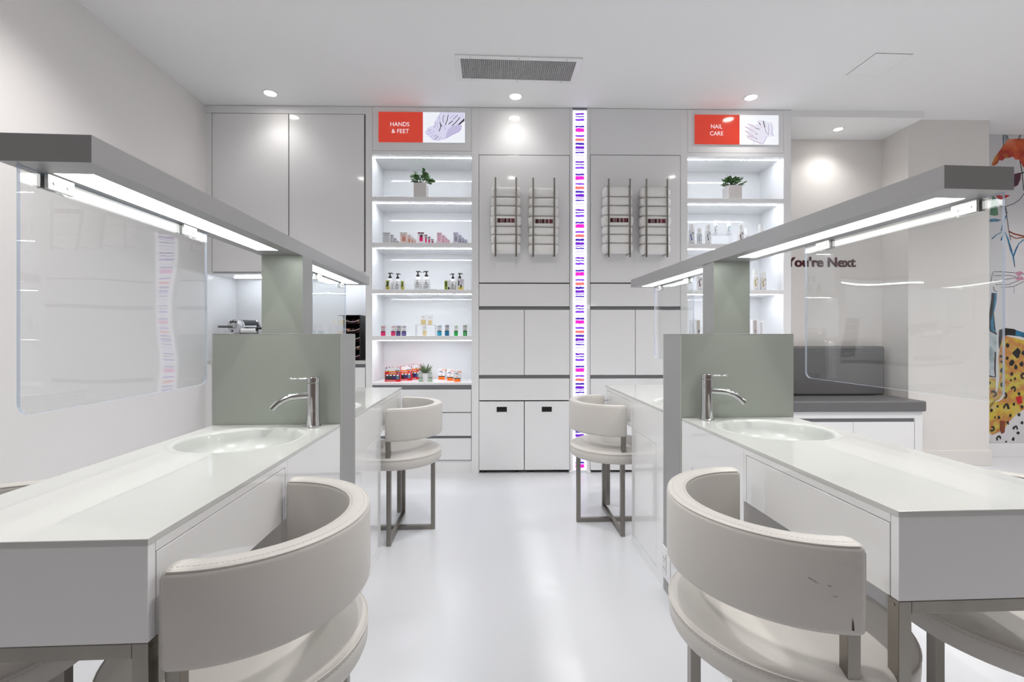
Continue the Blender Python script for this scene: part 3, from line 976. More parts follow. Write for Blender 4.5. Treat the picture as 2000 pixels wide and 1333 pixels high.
for fx in (0.12, 0.5, 0.88):
    for y in (vy0 + fw * 0.5, vy1 - fw * 0.5):
        x = vx0 + (vx1 - vx0) * fx
        obj('screw', MB().lathe([(0.0035, CEIL - 0.0095), (0.0035, CEIL - 0.007)], x, y, 10), 'screw_metal', fo)

hc = [at_z(1652, 146.5, CEIL), at_z(1722, 146.5, CEIL), at_z(1782, 105.5, CEIL)]
hx0, hx1, hy0, hy1 = hc[0].x, hc[1].x, hc[2].y, hc[0].y
t = thing('ceiling_hatch', 'flush square access hatch in the ceiling near the mural', 'hatch', ((hx0 + hx1) / 2, (hy0 + hy1) / 2, CEIL))
obj('panel', MB().box(hx0 + 0.003, hx1 - 0.003, hy0 + 0.003, hy1 - 0.003, CEIL - 0.0025, CEIL - 0.0005), 'ceiling_paint', t)
gp = MB().box(hx0, hx1, hy0, hy0 + 0.003, CEIL - 0.001, CEIL - 0.0003).box(hx0, hx1, hy1 - 0.003, hy1, CEIL - 0.001, CEIL - 0.0003)
gp.box(hx0, hx0 + 0.0015, hy0, hy1, CEIL - 0.001, CEIL - 0.0003).box(hx1 - 0.003, hx1, hy0, hy1, CEIL - 0.001, CEIL - 0.0003)
obj('gap', gp, 'recess', t)


def downlight(x, y, z, label, power=DOWNLIGHT_W, r=0.043):
    t = thing('downlight', label, 'downlight', (x, y, z), group='recessed ceiling downlights')
    obj('trim_ring', MB().rings([[(x + q_ * math.cos(a * math.pi / 16), y + q_ * math.sin(a * math.pi / 16), z - h_) for a in range(32)] for q_, h_ in ((r + 0.012, 0.0005), (r + 0.011, 0.004), (r, 0.005), (r - 0.004, 0.001))], False), 'lacquer_satin', t, smooth=0.6)
    obj('lens', MB().lathe([(r - 0.003, z - 0.0025), (r - 0.003, z - 0.0015)], x, y, 24), 'downlight_glow', t)
    ld = bpy.data.lights.new('downlight_lamp', 'SPOT')
    ld.energy, ld.spot_size, ld.spot_blend, ld.shadow_soft_size = power, math.radians(135), 1.0, 0.05
    ld.color = (1.0, 0.975, 0.955)
    lo = bpy.data.objects.new('downlight_lamp', ld)
    COL.objects.link(lo)
    lo.parent = t
    lo.location = (0, 0, -0.03)


for (u, v), lb in (((528, 182), 'round recessed downlight shining on the tall cabinet doors'), ((1007, 188), 'round recessed downlight just behind the ceiling vent'), ((1467, 190), 'round recessed downlight in front of the NAIL CARE sign')):
    p = at_z(u, v, CEIL)
    downlight(p.x, p.y, CEIL, lb, DOWNLIGHT_W * 0.085)
p = at_z(1637, 252, 2.805)
downlight(p.x, p.y, 2.805, 'small recessed downlight in the soffit over the bench', DOWNLIGHT_W * 0.2, 0.034)
for yy in (2.0, 0.95):
    for xx in (-1.55, 0.15, 1.95):
        downlight(xx, yy, CEIL, 'round recessed downlight above the treatment tables')
for xx, yy in ((2.95, 2.15), (4.7, 2.7), (4.7, 1.3), (3.4, 0.6)):  # lamps out of view, added to brighten the mural side
    downlight(xx, yy, CEIL, 'unseen round downlight added to brighten the mural side of the room', DOWNLIGHT_W * 1.35)

# ------------------------------------------------------------------ treatment islands
HW = 0.2225
TOPZ = 0.76


def table(cx, yp, yd, ad, L, label, near):
    T = lambda p, q, z: (cx + ad * q, yp + yd * p, z)
    t = thing('manicure_table', label, 'table', (cx, yp + yd * L / 2, 0), group='white manicure tables with basins')
    bp, bq, R = 0.222, -0.008, 0.176
    # top slab with a round basin opening
    n = 64
    P0, P1, Q0, Q1 = 0.002, L, -HW, HW
    angs = sorted(set([2 * math.pi * k / n for k in range(n)] + [math.atan2(b_ - bq, a_ - bp) % (2 * math.pi) for a_ in (P0, P1) for b_ in (Q0, Q1)]))

    def rect(a):
        dx, dy = math.cos(a), math.sin(a)
        s = []
        if abs(dx) > 1e-9:
            s.append(((P1 if dx > 0 else P0) - bp) / dx)
        if abs(dy) > 1e-9:
            s.append(((Q1 if dy > 0 else Q0) - bq) / dy)
        k = min(s)
        return bp + dx * k, bq + dy * k
    inn = [(bp + R * math.cos(a), bq + R * math.sin(a)) for a in angs]
    out = [rect(a) for a in angs]
    mb = MB(T)
    mb.rings([[(x, y, TOPZ) for x, y in inn], [(x, y, TOPZ) for x, y in out], [(x, y, TOPZ - 0.011) for x, y in out], [(x, y, TOPZ - 0.011) for x, y in inn]], loop=True)
    top = obj('tabletop', mb, 'solid_surface', t, bevel=0.0012)
    # basin
    prof = [(R + 0.012, TOPZ + 0.0002), (R + 0.009, TOPZ + 0.0012), (R + 0.002, TOPZ + 0.0010), (R - 0.004, TOPZ - 0.001), (R - 0.010, TOPZ - 0.008), (R - 0.016, TOPZ - 0.03), (R - 0.035, TOPZ - 0.06), (R - 0.075, TOPZ - 0.085), (R - 0.12, TOPZ - 0.093), (0.022, TOPZ - 0.096)]
    mb = MB(T)
    mb.rings([[(bp + r_ * math.cos(2 * math.pi * k / 64), bq + r_ * math.sin(2 * math.pi * k / 64), z_) for k in range(64)] for r_, z_ in prof], False)
    bs = obj('basin', mb, 'basin_ceramic', t, smooth=1.0)
    obj('drain', MB(T).lathe([(0.023, TOPZ - 0.096), (0.021, TOPZ - 0.093), (0.012, TOPZ - 0.0945)], bp, bq, 20), 'chrome', bs, smooth=0.6)
    # sink cabinet
    PC = 0.435
    obj('sink_cabinet', MB(T).box(0.002, PC, -HW + 0.016, HW - 0.016, 0, 0.655), 'lacquer_satin', t)
    e = 0.0018
    for s in (-1, 1):
        a_, b_ = sorted((s * (HW - 0.0165), s * (HW - 0.0160)))
        obj('door_gap_shade', MB(T).box(0.08, 0.41, a_, b_, 0.045, 0.60), 'dark_gap', t)  # thin dark sheets paint the shade inside the door and drawer gaps
        obj('drawer_gap_shade', MB(T).box(PC + 0.006, L - 0.016, a_, b_, 0.60, 0.738), 'dark_gap', t)
    for s in (-1, 1):
        a_, b_ = sorted((s * (HW - 0.016), s * HW))
        k = MB(T)
        k.box(0.002, PC, a_, b_, 0.594, TOPZ - 0.011).box(0.002, 0.085, a_, b_, 0, 0.594).box(0.405, PC, a_, b_, 0, 0.594).box(0.085, 0.405, a_, b_, 0, 0.05)
        obj('side_panel', k, 'gloss_white', t)
        obj('door', MB(T).box(0.085 + e, 0.405 - e, a_, b_, 0.05 + e, 0.594 - e), 'gloss_white', t, 0.001)
    # apron with drawers
    za = 0.596
    obj('apron', MB(T).box(PC, L - 0.018, -HW + 0.016, HW - 0.016, za + 0.004, TOPZ - 0.115).box(PC, L - 0.018, -HW + 0.012, HW - 0.012, TOPZ - 0.03, TOPZ - 0.011), 'lacquer_satin', t)
    obj('end_panel', MB(T).box(L - 0.018, L - 0.001, -HW + 0.001, HW - 0.001, za, TOPZ - 0.011), 'lacquer_satin', t, 0.0008)
    for s in (-1, 1):
        a_, b_ = sorted((s * (HW - 0.016), s * (HW - 0.0005)))
        obj('top_rail', MB(T).box(PC, L - 0.018, a_, b_, 0.733, TOPZ - 0.011).box(PC, PC + 0.012, a_, b_, za, 0.733), 'gloss_white', t)
        obj('drawer', MB(T).box(PC + 0.012 + e, L - 0.018 - e, a_, b_, za, 0.733 - e), 'gloss_white', t, 0.001)
    # steel end frame
    for s in (-1, 1):
        a_, b_ = sorted((s * (HW - 0.0255), s * (HW - 0.001)))
        lg = obj('leg', MB(T).box(L - 0.0255, L - 0.001, a_, b_, 0, za - 0.0005), 'steel', t, 0.0012)
        obj('screw', MB(T).rings([[(L - 0.0125 + 0.003 * math.cos(k * math.pi / 5), s * (HW - 0.001 + dq), za - 0.012 + 0.003 * math.sin(k * math.pi / 5)) for k in range(10)] for dq in (0, 0.0012)]), 'screw_metal', lg)
    obj('cross_bar', MB(T).box(L - 0.0255, L - 0.001, -HW + 0.0258, HW - 0.0258, za - 0.0245, za - 0.0005), 'steel', t, 0.0012)
    # faucet
    fp, fq = 0.042, 0.143
    f = thing('basin_tap', 'chrome pin-lever tap on the ' + label.replace('white basin ', ''), 'tap', T(fp, fq, TOPZ), group='chrome basin taps')
    z0 = TOPZ + 0.0005
    obj('base_flange', MB(T).lathe([(0.0265, z0), (0.0265, z0 + 0.003), (0.024, z0 + 0.006), (0.0225, z0 + 0.006)], fp, fq, 28), 'chrome', f, smooth=0.5)
    obj('body', MB(T).lathe([(0.0235, z0 + 0.006), (0.0215, z0 + 0.03), (0.021, z0 + 0.06), (0.021, z0 + 0.152)], fp, fq, 32), 'chrome', f, smooth=0.5)
    cap = obj('lever_cap', MB(T).lathe([(0.0205, z0 + 0.1535), (0.0213, z0 + 0.1545), (0.0213, z0 + 0.171), (0.0195, z0 + 0.173), (0.004, z0 + 0.1735)], fp, fq, 32), 'chrome', f, smooth=0.5)
    lv = MB(T)
    lv.tube([(fp, fq - 0.015, z0 + 0.166), (fp, fq - 0.05, z0 + 0.1655), (fp, fq - 0.07, z0 + 0.166), (fp, fq - 0.076, z0 + 0.1665), (fp, fq - 0.080, z0 + 0.167)], [0.0036, 0.0028, 0.003, 0.005, 0.003], 12)
    obj('lever_pin', lv, 'chrome', cap, smooth=0.8)
    sp = [(fp + 0.004, fq - 0.010, z0 + 0.109), (fp + 0.016, fq - 0.045, z0 + 0.108), (fp + 0.023, fq - 0.068, z0 + 0.106), (fp + 0.030, fq - 0.088, z0 + 0.098), (fp + 0.037, fq - 0.105, z0 + 0.086), (fp + 0.043, fq - 0.121, z0 + 0.068)]
    spo = obj('spout', MB(T).tube(sp, 0.0122, 18), 'chrome', f, smooth=0.8)
    return t


def divider(cx, y0, y1, label, crot, ad):
    cy = (y0 + y1) / 2
    t = thing('station_divider', label, 'partition', (cx, cy, 0), group='grey station dividers with lighting canopies')
    zp = 1.085
    obj('panel_core', MB().box(cx - HW - 0.0015, cx + HW + 0.0015, y0 + 0.012, y1 - 0.012, 0, zp - 0.004), 'canopy_grey', t, 0.001)
    for a_, b_ in ((y0, y0 + 0.0115), (y1 - 0.0115, y1)):
        obj('face_panel', MB().box(cx - HW - 0.0015, cx + HW + 0.0015, a_, b_, 0, zp - 0.004), 'lit_laminate', t, 0.0008)
    obj('top_cap', MB().box(cx - HW - 0.0015, cx + HW + 0.0015, y0, y1, zp - 0.004, zp), 'canopy_grey', t, 0.001)
    pw, pd = 0.0735, 0.047
    obj('post', MB().box(cx - pw, cx + pw, cy - pd, cy + pd, zp, 1.373), 'canopy_grey', t, 0.001)
    obj('post_face', MB().box(cx - pw, cx + pw, cy - pd - 0.002, cy - pd, zp, 1.373), 'lit_laminate', t)
    c_, s_ = math.cos(crot), math.sin(crot)
    ox = -0.006 if ad > 0 else 0.0
    R = lambda x, y, z: (cx + ox + (x * c_ - y * s_), cy + (x * s_ + y * c_), z)
    HL, cw = 0.96, 0.0755
    # canopy: shallow tray, open below for two light panels
    k = MB(R)
    lw = 0.035
    k.box(-cw, cw, -HL, HL, 1.385, 1.42)
    off = -0.004 * ad
    a0, a1 = off - lw, off + lw
    l0, l1 = 0.14, 0.90
    k.box(-cw, a0, -HL, HL, 1.373, 1.385).box(a1, cw, -HL, HL, 1.373, 1.385)
    k.box(a0, a1, -l0, l0, 1.373, 1.385).box(a0, a1, l1, HL, 1.373, 1.385).box(a0, a1, -HL, -l1, 1.373, 1.385)
    obj('canopy', k, 'canopy_grey', t)
    for a_, b_ in ((-l1, -l0), (l0, l1)):
        obj('light_panel', MB(R).box(a0 + 0.0005, a1 - 0.0005, a_ + 0.0005, b_ - 0.0005, 1.3735, 1.380), 'diffuser_glow', t, label='glowing white strip light')
    return R


def shield(R, cx, ad, ys, label, qo=0.055):
    """clear acrylic screen hung under the canopy by two clamps; ad = aisle side"""
    q = -ad * qo
    y0, y1 = ys
    p0 = R(q, (y0 + y1) / 2, 0.94)
    t = thing('acrylic_screen', label, 'screen', p0, group='clear acrylic screens under the canopies')
    zb_, zt_, th, rr = 0.94, 1.3725, 0.006, 0.022
    outl = [(y0, zt_), (y0, zb_ + rr)]
    for k in range(1, 7):
        a = math.pi + k * math.pi / 12
        outl.append((y0 + rr + rr * math.cos(a), zb_ + rr + rr * math.sin(a)))
    for k in range(0, 7):
        a = 1.5 * math.pi + k * math.pi / 12
        outl.append((y1 - rr + rr * math.cos(a), zb_ + rr + rr * math.sin(a)))
    outl += [(y1, zt_)]
    n = len(outl)
    mb = MB(R)
    mb.add([(q - th / 2, y, z) for y, z in outl] + [(q + th / 2, y, z) for y, z in outl],
           [tuple(range(n)), tuple(range(2 * n - 1, n - 1, -1))], 0)
    o = len(mb.v) - 2 * n
    for i in range(n):
        j = (i + 1) % n
        mb.f.append((o + i, o + n + i, o + n + j, o + j))
        mb.m.append(1)
    obj('clear_sheet', mb, ['acrylic', 'acrylic_edge'], t)
    for yc in (y0 + 0.07, y1 - 0.085):
        b = MB(R)
        for s in (-1, 1):
            xa, xb = sorted((q + s * (th / 2 + 0.0003), q + s * (th / 2 + 0.007)))
            b.box(xa, xb, yc - 0.027, yc + 0.027, 1.3455, 1.3728)
        br = obj('clamp', b, 'bracket_metal', t, 0.0008)
        for ys_ in (yc - 0.014, yc + 0.014):
            xs = q + ad * (th / 2 + 0.007)
            sc_ = MB(R)
            sc_.rings([[(xs + ad * dx, ys_ + 0.0036 * math.cos(k * math.pi / 6), 1.358 + 0.0036 * math.sin(k * math.pi / 6)) for k in range(12)] for dx in (0, 0.0012)])
            obj('screw', sc_, 'screw_metal', br)


LX, RX = -0.757, 0.9645
LY0, LY1 = 1.685, 1.865
RY0, RY1 = 1.745, 1.93
RL = divider(LX, LY0, LY1, 'grey divider with post and light canopy standing in front of the coffee cabinet', math.radians(0.8), 1)
RR = divider(RX, RY0, RY1, 'grey divider with post and light canopy standing in front of the bench', math.radians(1.1), -1)
table(LX, LY0, -1, 1, 0.935, 'white basin table beside the bare side wall, entrance half', True)
table(LX, LY1, 1, 1, 0.99, 'white basin table between grey divider and coffee cabinet', False)
table(RX, RY0, -1, -1, 0.945, 'white basin table whose top faces the bench and mural', True)
table(RX, RY1, 1, -1, 0.99, 'white basin table between grey divider and towel cabinet', False)
shield(RL, LX, 1, (-0.945, -0.41), 'clear acrylic screen over the table beside the bare side wall')
shield(RL, LX, 1, (0.42, 0.935), 'clear acrylic screen in front of the coffee cabinet niche')
shield(RR, RX, -1, (-0.945, -0.37), 'clear acrylic screen in front of the bench and mural', 0.071)
shield(RR, RX, -1, (0.42, 0.935), 'clear acrylic screen in front of the towel cabinet and spray shelves', 0.065)

# socket plate low on the right divider
xs = RX - HW - 0.0015
t = thing('socket_plate', 'white double socket plate low on the grey divider edge', 'socket', (xs, (RY0 + RY1) / 2, 0.06))
obj('plate', MB().box(xs - 0.008, xs, RY0 + 0.004, RY1 - 0.0005, 0.062, 0.192), 'outlet_white', t, 0.002)
obj('socket_insert', MB().box(xs - 0.011, xs - 0.008, RY1 - 0.055, RY1 - 0.022, 0.085, 0.17), 'outlet_white', t, 0.001)
obj('switch_insert', MB().box(xs - 0.011, xs - 0.008, RY1 - 0.100, RY1 - 0.067, 0.085, 0.17), 'outlet_white', t, 0.001)
for zc in (0.107, 0.148):
    sl = MB()
    for yy in (RY1 - 0.045, RY1 - 0.032):
        sl.box(xs - 0.0114, xs - 0.0108, yy - 0.0012, yy + 0.0012, zc - 0.005, zc + 0.005)
    sl.box(xs - 0.0114, xs - 0.0108, RY1 - 0.0405, RY1 - 0.0365, zc - 0.014, zc - 0.010)
    obj('pin_slots', sl, 'dark_gap', t, kind='stuff')


# ------------------------------------------------------------------ chairs
def make_chair(label):
    t = thing('barrel_chair', label, 'chair', (0, 0, 0), group='off-white barrel chairs on steel frames')
    RO, RI = 0.25, 0.203
    # seat: drum with domed top
    prof = [(0.10, 0.392), (0.232, 0.392), (0.240, 0.396), (0.244, 0.405), (0.2455, 0.425), (0.244, 0.445), (0.240, 0.451), (0.235, 0.455), (0.215, 0.463), (0.17, 0.469), (0.09, 0.472), (0.01, 0.473)]
    st = obj('seat', MB().lathe(prof, 0, 0, 72), 'leather', t, smooth=1.0)
    obj('seam_piping', MB().rings([[((0.2445 + 0.0016 * math.cos(b)) * math.cos(a), (0.2445 + 0.0016 * math.cos(b)) * math.sin(a), 0.4465 + 0.0016 * math.sin(b)) for b in (0, 1.57, 3.14, 4.71)] for a in [2 * math.pi * k / 72 for k in range(72)]], loop=True), 'leather', st, smooth=1.5)
    sb = MB()
    for k in range(150):
        a0, a1 = 2 * math.pi * k / 150, 2 * math.pi * (k + 0.5) / 150
        sb.add([(0.2458 * math.cos(a), 0.2458 * math.sin(a), z) for a in (a0, a1) for z in (0.4395, 0.4405)], [(0, 1, 3, 2)])
    obj('stitching', sb, 'stitch', st, normals=False, kind='stuff')
    # backrest: half ring with rounded section; open side faces +x
    z0, z1, r = 0.540, 0.706, 0.013
    sec = []
    for (cx, cz, a0) in ((RO - r, z1 - r, 0), (RI + r, z1 - r, 90), (RI + r, z0 + r, 180), (RO - r, z0 + r, 270)):
        for k in range(5):
            a = math.radians(a0 + 22.5 * k)
            sec.append((cx + r * math.cos(a), cz + r * math.sin(a)))
    A0, A1 = math.radians(90.0), math.radians(270.0)
    mR, mZ = (RO + RI) / 2, (z0 + z1) / 2
    N = 56
    st_ = [(A0 + (A1 - A0) * k / N, 1.0, 1.0) for k in range(N + 1)]
    ends = [(0.004, 0.80, 0.93), (0.002, 0.93, 0.978)]
    stat = [(A0 - 0.045, 0.55, 0.86), (A0 - 0.040, 0.82, 0.93), (A0 - 0.028, 0.95, 0.98)] + st_ + [(A1 + 0.028, 0.95, 0.98), (A1 + 0.040, 0.82, 0.93), (A1 + 0.045, 0.55, 0.86)]
    rings = [[((mR + (x - mR) * kr) * math.cos(a), (mR + (x - mR) * kr) * math.sin(a), mZ + (z - mZ) * kz) for x, z in sec] for a, kr, kz in stat]
    bk = obj('backrest', MB().rings(rings), 'leather', t, smooth=1.1)
    for rad, zz in ((RO - 0.0035, z1 - 0.0035), (RI + 0.0035, z1 - 0.0035)):
        obj('seam_piping', MB().tube([(rad * math.cos(A0 + (A1 - A0) * k / 60), rad * math.sin(A0 + (A1 - A0) * k / 60), zz) for k in range(61)], 0.0017, 6), 'leather', bk, smooth=1.5)
    for a_ in (A0 - 0.036, A1 + 0.036):
        rad = RO - 0.004
        obj('seam_piping', MB().tube([(rad * math.cos(a_), rad * math.sin(a_), z0 + 0.012), (rad * math.cos(a_), rad * math.sin(a_), mZ), (rad * math.cos(a_), rad * math.sin(a_), z1 - 0.014)], 0.0017, 6), 'leather', bk, smooth=1.5)
    sb = MB()
    for k in range(90):
        a0, a1 = A0 + (A1 - A0) * k / 90, A0 + (A1 - A0) * (k + 0.5) / 90
        sb.add([(rr * math.cos(a), rr * math.sin(a), z1 + 0.0003) for a in (a0, a1) for rr in (RO - 0.014, RO - 0.0128)], [(0, 1, 3, 2)])
    obj('stitching', sb, 'stitch', bk, normals=False, kind='stuff')
    # frame: four legs, crossed floor bars, two short arm posts
    hw = 0.0115
    for (lx, ly) in ((0.2, 0), (-0.2, 0), (0, 0.2), (0, -0.2)):
        obj('leg', MB().box(lx - hw, lx + hw, ly - hw, ly + hw, 0.0, 0.3925), 'steel', t, 0.0012)
    obj('floor_bar', MB().box(-0.1884, 0.1884, -hw, hw, 0.0, 0.023), 'steel', t, 0.0012)
    obj('floor_bar', MB().box(-hw, hw, -0.1884, -0.0117, 0.0, 0.0228).box(-hw, hw, 0.0117, 0.1884, 0.0, 0.0228), 'steel', t, 0.0012)
    for s in (-1, 1):
        obj('arm_post', MB().box(-0.013, 0.011, s * 0.222 - hw, s * 0.222 + hw, 0.44, 0.548), 'steel', t, 0.0012)
    return t


ch0 = make_chair('')
spots_ = [(-0.513, 1.005, math.pi, 'off-white barrel chair at the basin table beside the bare side wall, aisle side'),
          (-0.513, 2.59, math.pi, 'off-white barrel chair in front of the shelf drawers'),
          (0.674, 1.036, math.radians(-3), 'off-white barrel chair with a torn, scuffed backrest'),
          (0.715, 2.645, 0.0, 'off-white barrel chair in front of the light column'),
          (-1.10, 1.02, 0.0, 'off-white barrel chair between table and bare side wall'),
          (1.245, 1.03, math.pi, 'off-white barrel chair on the mural side of the table')]
chairs = []
for i, (x, y, rz, lb) in enumerate(spots_):
    c = ch0 if i == 0 else copy_tree(ch0)
    c.matrix_world = Matrix.Translation((x, y, 0)) @ Matrix.Rotation(rz, 4, 'Z')
    c['label'] = lb
    chairs.append(c)
# wear on one chair: a split above the post and a few scuffs
tc_ = chairs[2]


def on_back(a, z, dr=0.0004):
    return (0.2502 + dr) * math.cos(a), (0.2502 + dr) * math.sin(a), z


mb = MB()
aa = math.radians(266.5)
pts = [(-0.001, 0.578), (0.001, 0.567), (0.0022, 0.5545), (-0.0022, 0.5545), (-0.002, 0.565)]
mb.poly([on_back(aa + p_[0] / 0.25, p_[1]) for p_ in pts])
obj('leather_split', mb, 'tear', tc_, normals=False, label='dark tear in the leather')
mb = MB()
for a_, z_, l_, tilt in ((250, 0.640, 0.012, -0.004), (252, 0.636, 0.008, -0.003), (257, 0.630, 0.006, 0.001), (259, 0.612, 0.008, 0.001)):
    a_ = math.radians(a_)
    p0, p1 = on_back(a_, z_), on_back(a_ + l_ / 0.25, z_ + tilt)
    mb.add([p0, (p0[0], p0[1], p0[2] + 0.0018), (p1[0], p1[1], p1[2] + 0.0009), p1], [(0, 1, 2, 3)])
obj('scuff_mark', mb, 'scuff', tc_, normals=False)


# ------------------------------------------------------------------ shelf contents
def box_thing(name, label, cat, x, d, z, wd, h, dp, rz, parts, group, body='ink_paper'):
    """a carton standing on a shelf; parts = (part name, x0, x1, z0, z1 as fractions of the front, material)"""
    t = thing(name, label, cat, (x, d, z), WALL, rz, group)
    OFF[t] = Vector((0, 0, 0))
    obj('carton', MB().box(-wd / 2, wd / 2, 0, dp, 0, h), body, t, 0.0006)
    for nm, a, b, c, e, mat in parts:
        obj(nm, MB().box(-wd / 2 + wd * a, -wd / 2 + wd * b, -0.0006, -0.0001, h * c, h * e), mat, t)
    return t


def place(u0, u1, vtop, bay, d, vbot=None):
    z = BAYZ[bay][1] if vbot is None else WZ((u0 + u1) / 2, vbot, d)
    xa, xb = WX(u0, d), WX(u1, d)
    return (xa + xb) / 2, z + 0.0003, xb - xa, WZ((u0 + u1) / 2, vtop, d) - z


# second bay: five families of four stepped cartons
fam = [('silver grey', 'ink_carton_grey', 'ink_silver', 'ink_grey_print', [(77, 230, 155), (232, 300, 200), (305, 355, 270), (358, 400, 325)]),
       ('peach', 'ink_peach', 'ink_copper', 'ink_taupe', [(430, 580, 150), (582, 660, 205), (662, 714, 255), (717, 765, 295)]),
       ('burgundy-topped white', 'ink_paper', 'ink_pink', 'ink_burgundy', [(795, 930, 150), (933, 998, 200), (1002, 1062, 240), (1067, 1130, 295)]),
       ('pink', 'ink_blush', 'ink_rose', 'ink_rose', [(1190, 1290, 155), (1293, 1356, 210), (1360, 1405, 260), (1408, 1450, 300)]),
       ('lavender', 'ink_pale_lav', 'ink_grey_print', 'ink_lavender', [(1530, 1635, 150), (1638, 1703, 205), (1706, 1744, 255), (1748, 1820, 295)])]
sizes = ['tallest', 'second tallest', 'third tallest', 'smallest']
for nm, body, a, top, bxs_ in fam:
    for k, (p0, p1, pt) in enumerate(bxs_):
        x, z, wd, h = place(740 + p0 / 10.53, 740 + p1 / 10.53, 440 + pt / 10.53, 1, 0.09 + 0.02 * k)
        prts = [('lid_band', 0, 1, 0.9, 1.0, top), ('label_print', 0.3, 0.8, 0.3, 0.68, a), ('text_line', 0.15, 0.85, 0.76, 0.82, 'ink_grey_print')]
        if nm.startswith('burg'):
            prts.append(('bottle_cap_print', 0.4, 0.75, 0.62, 0.8, 'ink_charcoal'))
        box_thing('lotion_carton', f'{nm} lotion carton, {sizes[k]} of its four, on the display shelf', 'carton', x, 0.09 + 0.02 * k, z, wd * 0.97, h, 0.035, 0.0, prts, 'stepped lotion cartons on the shelf', body)


# third bay: pump bottles and small avocado boxes
def pump_bottle(label, x, d, z, h, rz, wd):
    t = thing('pump_bottle', label, 'bottle', (x, d, z), WALL, rz, 'white lotion pump bottles')
    OFF[t] = Vector((0, 0, 0))
    r = wd / 2
    hb = h * 0.68
    obj('bottle', MB().lathe([(r * 0.9, 0), (r, 0.004), (r, hb * 0.72), (r * 0.93, hb * 0.84), (r * 0.7, hb * 0.94), (r * 0.42, hb)], 0, 0, 28), 'white_plastic', t, smooth=0.7)
    pc = obj('collar', MB().lathe([(r * 0.46, hb), (r * 0.46, hb + h * 0.11), (r * 0.3, hb + h * 0.125)], 0, 0, 20), 'black_plastic', t, smooth=0.7)
    pm_ = MB().lathe([(r * 0.2, hb + h * 0.12), (r * 0.2, h * 0.94)], 0, 0, 12)
    pm_.prism([(-r * 0.5, h * 0.935), (r * 0.5, h * 0.935), (r * 1.05, h * 0.90), (r * 1.05, h * 0.925), (r * 0.55, h * 0.985), (-r * 0.5, h * 0.985)], -r * 0.22, r * 0.22)
    obj('pump_head', pm_, 'black_plastic', t, smooth=0.4)
    lb_ = MB()
    y = lambda xx: -math.sqrt(max(1e-6, (r * 1.012) ** 2 - xx * xx))

    def strip(x0, x1, z0, z1):
        n = 5
        xs_ = [x0 + (x1 - x0) * k / n for k in range(n + 1)]
        lb_.add([(a, y(a), z0) for a in xs_] + [(a, y(a), z1) for a in xs_], [(k, k + 1, n + 2 + k, n + 1 + k) for k in range(n)])
    for zz, half, th in ((0.66, 0.16, 0.05), (0.47, 0.22, 0.08), (0.38, 0.75, 0.03), (0.28, 0.55, 0.02), (0.2, 0.6, 0.02), (0.13, 0.5, 0.02)):
        rot = 0 if rz == 0 else 0
        strip(-r * half, r * half, hb * zz, hb * (zz + th))
    lo_ = obj('label_print', lb_, 'ink_charcoal', t, normals=False)
    if rz:
        lo_.rotation_euler.z = -rz
    return t


PB = [(283, 240, 140, 0, 'in the first pair from the coffee cabinet, nozzle clear of carton'), (440, 255, 130, 0, 'in the first pair from the coffee cabinet, half hidden by carton'),
      (855, 205, 145, 0, 'in the middle pair, nozzle pointing to its twin'), (1030, 205, 145, math.pi, 'in the middle pair, nozzle turned inward'),
      (1575, 255, 120, math.pi, 'in the pair near the towel cabinet, nozzle turned inward'), (1715, 245, 130, 0, 'in the pair near the towel cabinet, nozzle pointing outward')]
for pc_, pt, pw_, rz, wh in PB:
    uc = 735 + pc_ / 10.53
    d = 0.10
    x = WX(uc, d)
    z = BAYZ[2][1] + 0.0004
    if 800 < pc_ < 1100:
        d = 0.12
        x = WX(uc, d)
        z += 0.012
    h = WZ(uc, 510 + pt / 10.53, d) - z
    pump_bottle('white pump bottle ' + wh, x, d, z, h, rz, pw_ / 10.53 / 243)


def riser(label, u0, u1, bay, d0, d1, vtop=None, h=None, grp='clear acrylic display risers'):
    z = BAYZ[bay][1] + 0.0003
    hh = h if h is not None else WZ((u0 + u1) / 2, vtop, d0) - z
    xa, xb = WX(u0, d0), WX(u1, d0)
    t = thing('display_riser', label, 'riser', ((xa + xb) / 2, d0, z), WALL, group=grp)
    obj('top_plate', MB().box(xa, xb, d0, d1, z + hh - 0.002, z + hh), 'riser_clear', t)
    obj('side_plate', MB().box(xa, xa + 0.002, d0, d1, z, z + hh - 0.002), 'riser_clear', t)
    obj('side_plate', MB().box(xb - 0.002, xb, d0, d1, z, z + hh - 0.002), 'riser_clear', t)
    return z + hh


